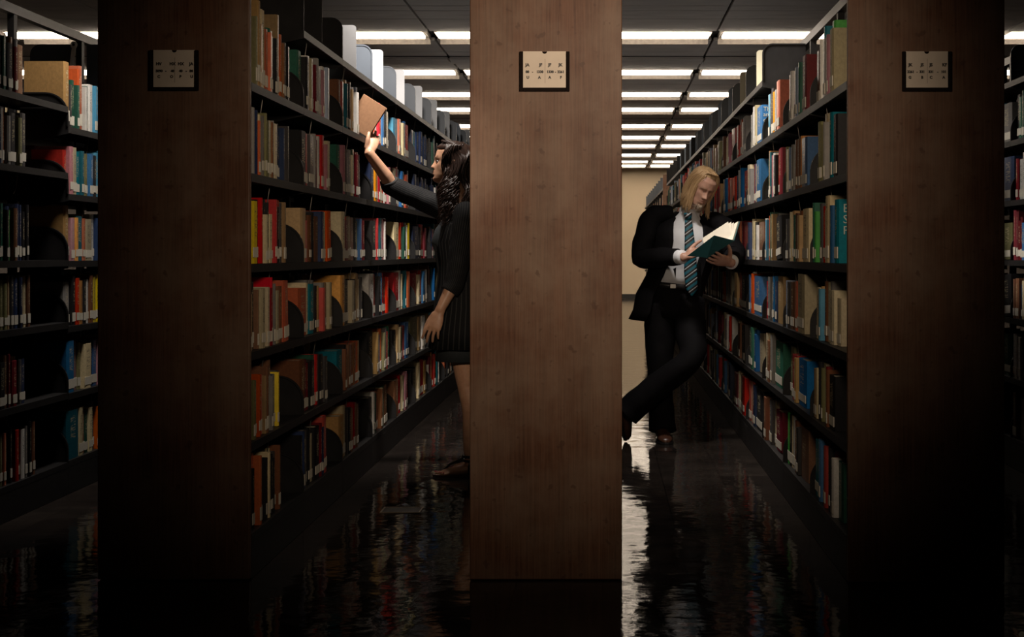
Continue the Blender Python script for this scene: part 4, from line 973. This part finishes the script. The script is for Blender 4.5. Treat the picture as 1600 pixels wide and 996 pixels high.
# ---------------------------------------------------------------- the man
def man():
    OX, OY = 0.46, 9.0
    root = empty('person', (OX, OY, 0)); tag(root, 'man with long blond hair in black suit leaning on the shelf, reading', 'person')
    inv = Matrix.Translation((-OX, -OY, 0))
    def Q(px, py, Y): return inv@P(px, py, Y)
    V = lambda x, y, z: Vector((x, y, z))
    body = MB()
    hc = Q(1096, 293, 8.90); M3 = frame((0.34, -0.88, -0.50), (0.30, 0.0, 1)); HM = Matrix.Translation(hc)@M3.to_4x4()@Matrix.Diagonal((1.0, 1.0, 1.02, 1))
    head_mesh(body, HM, True)
    rs = Q(1020, 338, 9.0); ls = Q(1128, 350, 9.0); nb = (rs+ls)/2+V(0, .03, .02)
    chain(body, [hc+M3@V(0, -.03, -.07), hc.lerp(nb, .6)+V(0, .02, 0), nb], [.056, .058, .07], 20)
    hipc = Q(1050, 472, 9.02); chest = rs.lerp(ls, .5)+V(0, 0, -.14); waist = hipc.lerp(chest, .42)
    ax = (ls-rs).normalized(); fy = V(0, 1, 0)
    R_ = lambda c, a, b: (c, ax*a, fy*b)
    tor = [R_(hipc+V(0, 0, -.04), .15, .105), R_(hipc+V(0, 0, .04), .16, .11), R_(waist, .15, .105), R_(waist.lerp(chest, .5), .16, .115), R_(chest, .175, .12), R_(chest+V(0, 0, .08), .17, .11), R_(nb+V(0, 0, -.03), .12, .085), R_(nb+V(0, 0, .02), .06, .06)]
    body.loft(tor, 28)
    # standing right leg, crossing left leg
    k1 = Q(1031, 578, 8.99); a1 = Q(1034, 668, 9.08); h1 = Q(1032, 480, 9.02)
    k2 = Q(1078, 562, 8.82); a2 = Q(984, 640, 8.93); h2 = Q(1074, 478, 9.0)
    chain(body, [h1, k1, a1], [.085, .055, .038], 18); chain(body, [h2, k2, a2], [.085, .055, .038], 18)
    # arms
    re_ = Q(1003, 402, 8.95); rw = Q(1068, 402, 8.68); le = Q(1148, 398, 8.90); lw = Q(1142, 411, 8.70)
    chain(body, [rs, rs.lerp(re_, .5), re_, rw], [.038, .042, .038, .027], 18); chain(body, [ls, ls.lerp(le, .5), le, lw], [.038, .042, .038, .028], 18)
    fr = (Q(1096, 392, 8.66)-rw).normalized()
    hand(body, rw+fr*.008, fr, (.1, -.55, .8), (.1, .6, .9), [(.25, .35, .2), (.3, .4, .2), (.35, .4, .2), (.4, .4, .2)], thumb=(.7, .6, .2), size=1.06)
    fl = (Q(1104, 401, 8.585)-lw).normalized()
    hand(body, lw+fl*.006, fl, (-.1, .80, .6), (.2, -.1, 1), [(.15, .25, .2), (.12, .25, .2), (.15, .3, .2), (.2, .35, .25)], thumb=(.45, .85, .2), size=1.08, spread=.14)
    lips = [HM@V(sx*.010, .096, zz) for sx in (-1, 0, 1) for zz in (-.053, -.063)]
    brow = [HM@V(s*(.017+.009*q), .090-.004*q, .024+.0015*q) for s in (-1, 1) for q in range(4)]
    eye = [HM@V(s*(.031+q*.006), .082-.001*q*q, .0005) for s in (-1, 1) for q in (-1.5, 0, 1.5)]
    def tint(co):
        l = HM.inverted()@co
        if l.z < -.066 and l.y > .03 and abs(l.x) < .04 and l.length < .16:          # goatee
            return [.45, .34, .26, .7*max(0, 1-(abs(l.x)/.04)**2)*min(1, (-.066-l.z)/.012)]
        d = min((co-p).length for p in lips)
        if d < .011: return [.30, .10, .08, .6*max(0, 1-(d/.011)**2)]
        d = min((co-p).length for p in brow)
        if d < .008: return [.20, .12, .07, .6*max(0, 1-(d/.008)**2)]
        d = min((co-p).length for p in eye)
        if d < .006: return [.10, .045, .03, .8*max(0, 1-(d/.006)**2)]
        return [0, 0, 0, 0]
    remeshed(body, 'body', 'skin_man', root, .0038, 2, tint)
    gt = MB(); rr = random.Random(9)
    for q in range(90):                                            # short goatee hairs
        x = rr.gauss(0, .013); z = rr.uniform(-.112, -.078); f, b, wd = lerp_table(HEAD, max(-1, z/.1125)); y = f+.004-.9*x*x/.05
        p = HM@V(x, y, z); gt.tube([p, p+M3@V(x*.2, .004, -.012), p+M3@V(x*.3, .004, -.022)], [.0012, .0010, .0004], 4)
    gt.build('goatee', 'beard_grey', root)
    # trousers
    tr = MB()
    tr.loft([R_(hipc+V(0, 0, -.10), .165, .115), R_(hipc+V(0, 0, -.04), .175, .125), R_(hipc+V(0, 0, .04), .168, .12), R_(hipc+V(0, 0, .115), .155, .112)], 32, noise_amp=.004, noise_scale=12)
    chain(tr, [h1+V(0, 0, .02), h1.lerp(k1, .5), k1, k1.lerp(a1, .5), a1+V(.004, -.02, .03), a1+V(.006, -.03, -.015)], [.108, .094, .074, .076, .082, .084], 28, ends=False, sub=6, noise_amp=.008, noise_scale=13)
    chain(tr, [h2+V(0, 0, .02), h2.lerp(k2, .5)+V(.012, 0, 0), k2, k2.lerp(a2, .5), a2.lerp(k2, .1), a2+V(-.02, 0, -.02)], [.108, .094, .078, .080, .086, .090], 28, ends=False, sub=6, noise_amp=.008, noise_scale=13)
    tr.build('trousers', 'suit_black', root)
    # shoes
    def shoe(heel, toe, up, nm):
        d = (toe-heel).normalized(); s_ = d.cross(up).normalized(); u = s_.cross(d).normalized(); ln = (toe-heel).length
        m = MB(); m.loft([(heel+d*ln*t+u*(h/2+.004), s_*w_, u*h/2) for t, w_, h in ((0, .02, .05), (.04, .034, .075), (.22, .038, .09), (.42, .040, .075), (.6, .046, .058), (.8, .046, .046), (.94, .034, .036), (1.0, .014, .022))], 20)
        o = m.build(nm, 'leather_brown', root)
        q = MB(); prof = ((-.01, .026), (.2, .040), (.4, .038), (.65, .050), (.85, .049), (.97, .034), (1.02, .012))
        lo = [heel+d*ln*t+s_*w_ for t, w_ in prof]+[heel+d*ln*t-s_*w_ for t, w_ in prof[::-1]]
        n = len(lo); q.add(lo+[p+u*.012 for p in lo], [(i, (i+1) % n, n+(i+1) % n, n+i) for i in range(n)]+[tuple(range(n))[::-1], tuple(range(n, 2*n))]); q.build('sole', 'leather_black', o)
    shoe(V(a1.x-.005, a1.y+.06, .002), V(a1.x+.02, a1.y-.22, .002), V(0, 0, 1), 'shoe')
    t2 = inv@V((977-VPX)*9.02/F_PX, 9.02, .03); shoe(V(a2.x-.075, a2.y+.03, .255), V(t2.x+.0, t2.y, .012), V(.9, -.3, .2), 'shoe')
    # shirt
    sh = MB(); sh.loft([R_(hipc+V(0, -.005, .10), .158, .118), R_(waist+V(0, -.005, 0), .158, .118), R_(waist.lerp(chest, .5)+V(0, -.005, 0), .166, .126), R_(chest+V(0, -.005, 0), .178, .128), R_(chest+V(0, -.005, .07), .168, .118), R_(nb+V(0, -.01, -.03), .115, .088), R_(nb+V(0.01, -.02, .02), .066, .066), R_(nb+V(.015, -.025, .045), .062, .060)], 32, noise_amp=.005, noise_scale=13)
    nk = nb+V(.02, -.085, .03)
    for s in (-1, 1):                                              # collar wings
        c = [nk+V(s*.006, -.004, .022), nk+V(s*.055, .03, .045), nk+V(s*.07, .045, .015), nk+V(s*.042, -.022, -.038)]
        sh.add([p for p in c]+[p+V(0, .004, 0) for p in c], [(0, 1, 2, 3), (7, 6, 5, 4), (0, 3, 7, 4), (1, 0, 4, 5), (2, 1, 5, 6), (3, 2, 6, 7)])
    sh.build('shirt', 'shirt_white', root)
    bt = MB(); bt.loft([R_(hipc+V(0, -.004, .082), .170, .126), R_(hipc+V(0, -.004, .118), .168, .124)], 32); b_ = bt.build('belt', 'leather_black', root)
    bk = MB(); bk.box(hipc.x-.02, hipc.x+.02, hipc.y-.139, hipc.y-.13, hipc.z+.084, hipc.z+.116); bevel(bk.build('buckle', 'belt_buckle', b_), .004, 2)
    # tie down the shirt front
    ti = MB()
    kt = Q(1075, 338, 8.868); pts = [kt, Q(1076, 352, 8.855), Q(1078, 385, 8.85), Q(1079, 425, 8.85), Q(1081, 452, 8.858), Q(1081, 463, 8.862)]; wd = [.020, .024, .033, .040, .036, .004]
    ax2 = V(1, 0, .04).normalized(); rings = []
    for i in range(len(pts)-1):
        for j in range(4):
            t = j/4; rings.append((pts[i].lerp(pts[i+1], t), ax2*(wd[i]+(wd[i+1]-wd[i])*t), V(0, .006, 0)))
    rings.append((pts[-1], ax2*wd[-1], V(0, .004, 0))); ti.loft(rings, 12, power=3.5)
    ti.loft([(kt+V(0, -.006, .02), V(.026, 0, 0), V(0, .014, 0)), (kt+V(0, -.008, 0), V(.023, 0, 0), V(0, .015, 0)), (kt+V(0, -.006, -.022), V(.016, 0, 0), V(0, .012, 0))], 12)
    ti.build('tie', 'tie_stripes', root)
    # jacket: open shell and sleeves
    jk = MB(); hem = hipc+V(-.045, .0, -.13)
    J = lambda c, a, b, gap: (c, ax*a, fy*b, gap, -PI/2)
    shell(jk, [J(hem, .225, .150, .62), J(hem.lerp(hipc, .45), .215, .146, .55), J(hipc+V(-.02, 0, .03), .20, .14, .52), J(waist+V(-.01, 0, 0), .188, .136, .50), J(waist.lerp(chest, .5), .194, .140, .48), J(chest, .21, .142, .47), J(chest+V(0, .0, .07), .205, .132, .48), J(nb+V(0, 0, -.045), .175, .110, .55), J(nb+V(0, .005, -.01), .115, .088, .65), J(nb+V(0, .01, .025), .074, .075, .8)], 0, 44, .007, 0, .012, 8)
    chain(jk, [rs+V(.12, .02, .015), rs+V(.055, .01, .01), rs+V(-.005, 0, -.02), rs.lerp(re_, .5)+V(-.01, 0, 0), re_, re_.lerp(rw, .45), rw+(re_-rw).normalized()*.045], [.045, .064, .070, .066, .063, .057, .050], 28, ends=False, sub=6, noise_amp=.010, noise_scale=15)
    chain(jk, [ls+V(-.12, .02, .015), ls+V(-.055, .01, .01), ls+V(.0, 0, -.02), ls.lerp(le, .5), le, le.lerp(lw, .5), lw+(le-lw).normalized()*.04], [.045, .064, .070, .067, .064, .058, .050], 28, ends=False, sub=6, noise_amp=.010, noise_scale=15)
    jo = jk.build('jacket', 'suit_black', root)
    lp = MB()
    for s in (-1, 1):                                              # lapels with a notch
        o_ = nb+V(0, -.10, -.02)
        def pt(x, z, dy=0): return o_+V(s*x, dy, z)
        c = [pt(.05, .035, .05), pt(.095, .02, .055), pt(.12, -.055, .015), pt(.085, -.065, .0), pt(.125, -.085, .0), pt(.13, -.18, -.025), pt(.078, -.35, -.05), pt(.07, -.2, -.045), pt(.055, -.08, -.02)]
        n = len(c); lp.add([p for p in c]+[p+V(0, .008, 0) for p in c], [tuple(range(n)), tuple(range(n, 2*n))[::-1]]+[(i, n+i, n+(i+1) % n, (i+1) % n) for i in range(n)])
    lp.build('lapels', 'suit_black', jo)
    for w_, e_ in ((rw, re_), (lw, le)):
        cf = MB(); d = (e_-w_).normalized(); chain(cf, [w_+d*.004, w_+d*.06], [.041, .044], 22, ends=False, sub=3)
        cf.build('shirt_cuff', 'shirt_white', root)
    # hair: shoulder-length, parted, falling round the face
    hr = MB(); rr = random.Random(21)
    cap = []
    for k in range(13):
        zt = -0.5+1.58*k/12; f, b, wd = lerp_table(HEAD, max(-1, min(1, zt/1.09))); z = zt*.1125; back = b-.016
        front = (f+.006) if zt > .8 else (-.005+.08*max(0, (zt+.1))/.9); front = min(front, f+.010)
        if zt > 1.0: front, back, wd = 0, -.03, .012
        cap.append((HM@V(0, (front+back)/2, z+.004), M3@V(wd+.004, 0, 0), M3@V(0, (front-back)/2-.004, 0)))
    hr.loft(cap, 32, noise_amp=.004, noise_scale=40)
    def lock(base, r0, amp, ph):
        out = []; m = 18
        for q in range(m+1):
            t = q/m*(len(base)-1); i = min(int(t), len(base)-2); u = t-i; p0 = base[max(i-1, 0)]; p1 = base[i]; p2 = base[i+1]; p3 = base[min(i+2, len(base)-1)]
            p = 0.5*((2*p1)+(p2-p0)*u+(2*p0-5*p1+4*p2-p3)*u*u+(3*p1-p0-3*p2+p3)*u**3)
            out.append(p+V(amp*math.sin(ph+q*.5), amp*math.cos(ph+q*.6), 0)*min(1, q/6))
        hr.tube(out, [r0*(.6+.4*min(1, q/4))*(1-.7*max(0, (q-m*.7)/(m*.3))) for q in range(m+1)], 6)
    down = V(-.05, .04, -1).normalized()
    for q in range(760):
        ang = rr.uniform(-2.6, 2.45); kk = rr.uniform(.94, 1.06); x = .084*math.sin(ang)*kk; y = -.015-.088*math.cos(ang)*kk
        if y > .058: continue
        side = 1 if x > 0 else -1
        top = HM@V(rr.uniform(-.012, .02)+x*.15, rr.uniform(-.06, .072), .116+rr.uniform(-.003, .004)-.01*0); up1 = HM@V(x*.78, y*.82+.012, .098)
        mid = HM@V(x*1.04, y, rr.uniform(.0, .045)); low = HM@V(x*1.07, y+.004, -.05)
        ln = rr.uniform(.04, .11)
        e1 = low+(M3@V(side*.006, 0, -.4)).lerp(down, .6)*ln*.6; e2 = e1+down*ln*.6+V(-.012 if x > 0 else .0, 0, 0)
        lock([top, up1, mid, low, e1, e2], rr.uniform(.0014, .0028), rr.uniform(.001, .004), ang*4+rr.uniform(-.6, .6))
    hr.build('hair', 'hair_blond', root)
    return root
MAN = man()
# the open book in his hands: two boards, two page blocks, a fan of loose pages
def open_book():
    D = P(1105, 403, 8.60); C = P(1147, 376, 8.58); A = P(1074, 400, 8.605); B = P(1116, 368, 8.54); T = P(1156, 346, 8.66)
    D2 = D+(T-C)
    o = empty('open_book', tuple(D)); tag(o, 'open book with dark teal covers held in the reading man\'s hands', 'book')
    def slab(name, quad, th, n, mat, off=0.0):
        q = [p+n*off-D for p in quad]; m = MB(); m.add(q+[p+n*th for p in q], [(0, 1, 2, 3), (7, 6, 5, 4), (0, 4, 5, 1), (1, 5, 6, 2), (2, 6, 7, 3), (3, 7, 4, 0)]); return m.build(name, mat, o)
    n1 = (C-D).cross(A-D).normalized(); n1 = n1 if n1.y > 0 else -n1
    n2 = (C-D).cross(T-C).normalized(); n2 = n2 if n2.x < 0 else -n2
    slab('cover', [D, C, B, A], .003, n1, 'teal_cloth'); slab('cover', [D, C, T, D2], -.003, n2, 'teal_cloth')
    ins = lambda a, b, c, d, t=.03: [a.lerp(c, t), b.lerp(d, t), c.lerp(a, t), d.lerp(b, t)]
    slab('page_block', ins(D, C, B, A), .010, n1, 'white_page', .0031); slab('page_block', ins(D, C, T, D2), .010, n2, 'white_page', .0005)
    fan = MB(); e = (C-D)
    for k in range(5):
        t = .62+.085*k; tip = (B-C).lerp(T-C, t); tip = tip.normalized()*(B-C).length*.97; base = n1*.01
        s0 = D+e*.02-D+base; s1 = C-e*.02-D+base; bow = (n1+n2).normalized()*.012
        q = [s0, s1, s1+tip*.5+bow, s0+tip*.5+bow, s1+tip, s0+tip]; fan.add(q+[p+(n2-n1)*.0005 for p in q], [(0, 1, 2, 3), (3, 2, 4, 5), (9, 8, 7, 6), (11, 10, 8, 9)])
    fan.build('loose_pages', 'white_page', o)
open_book()
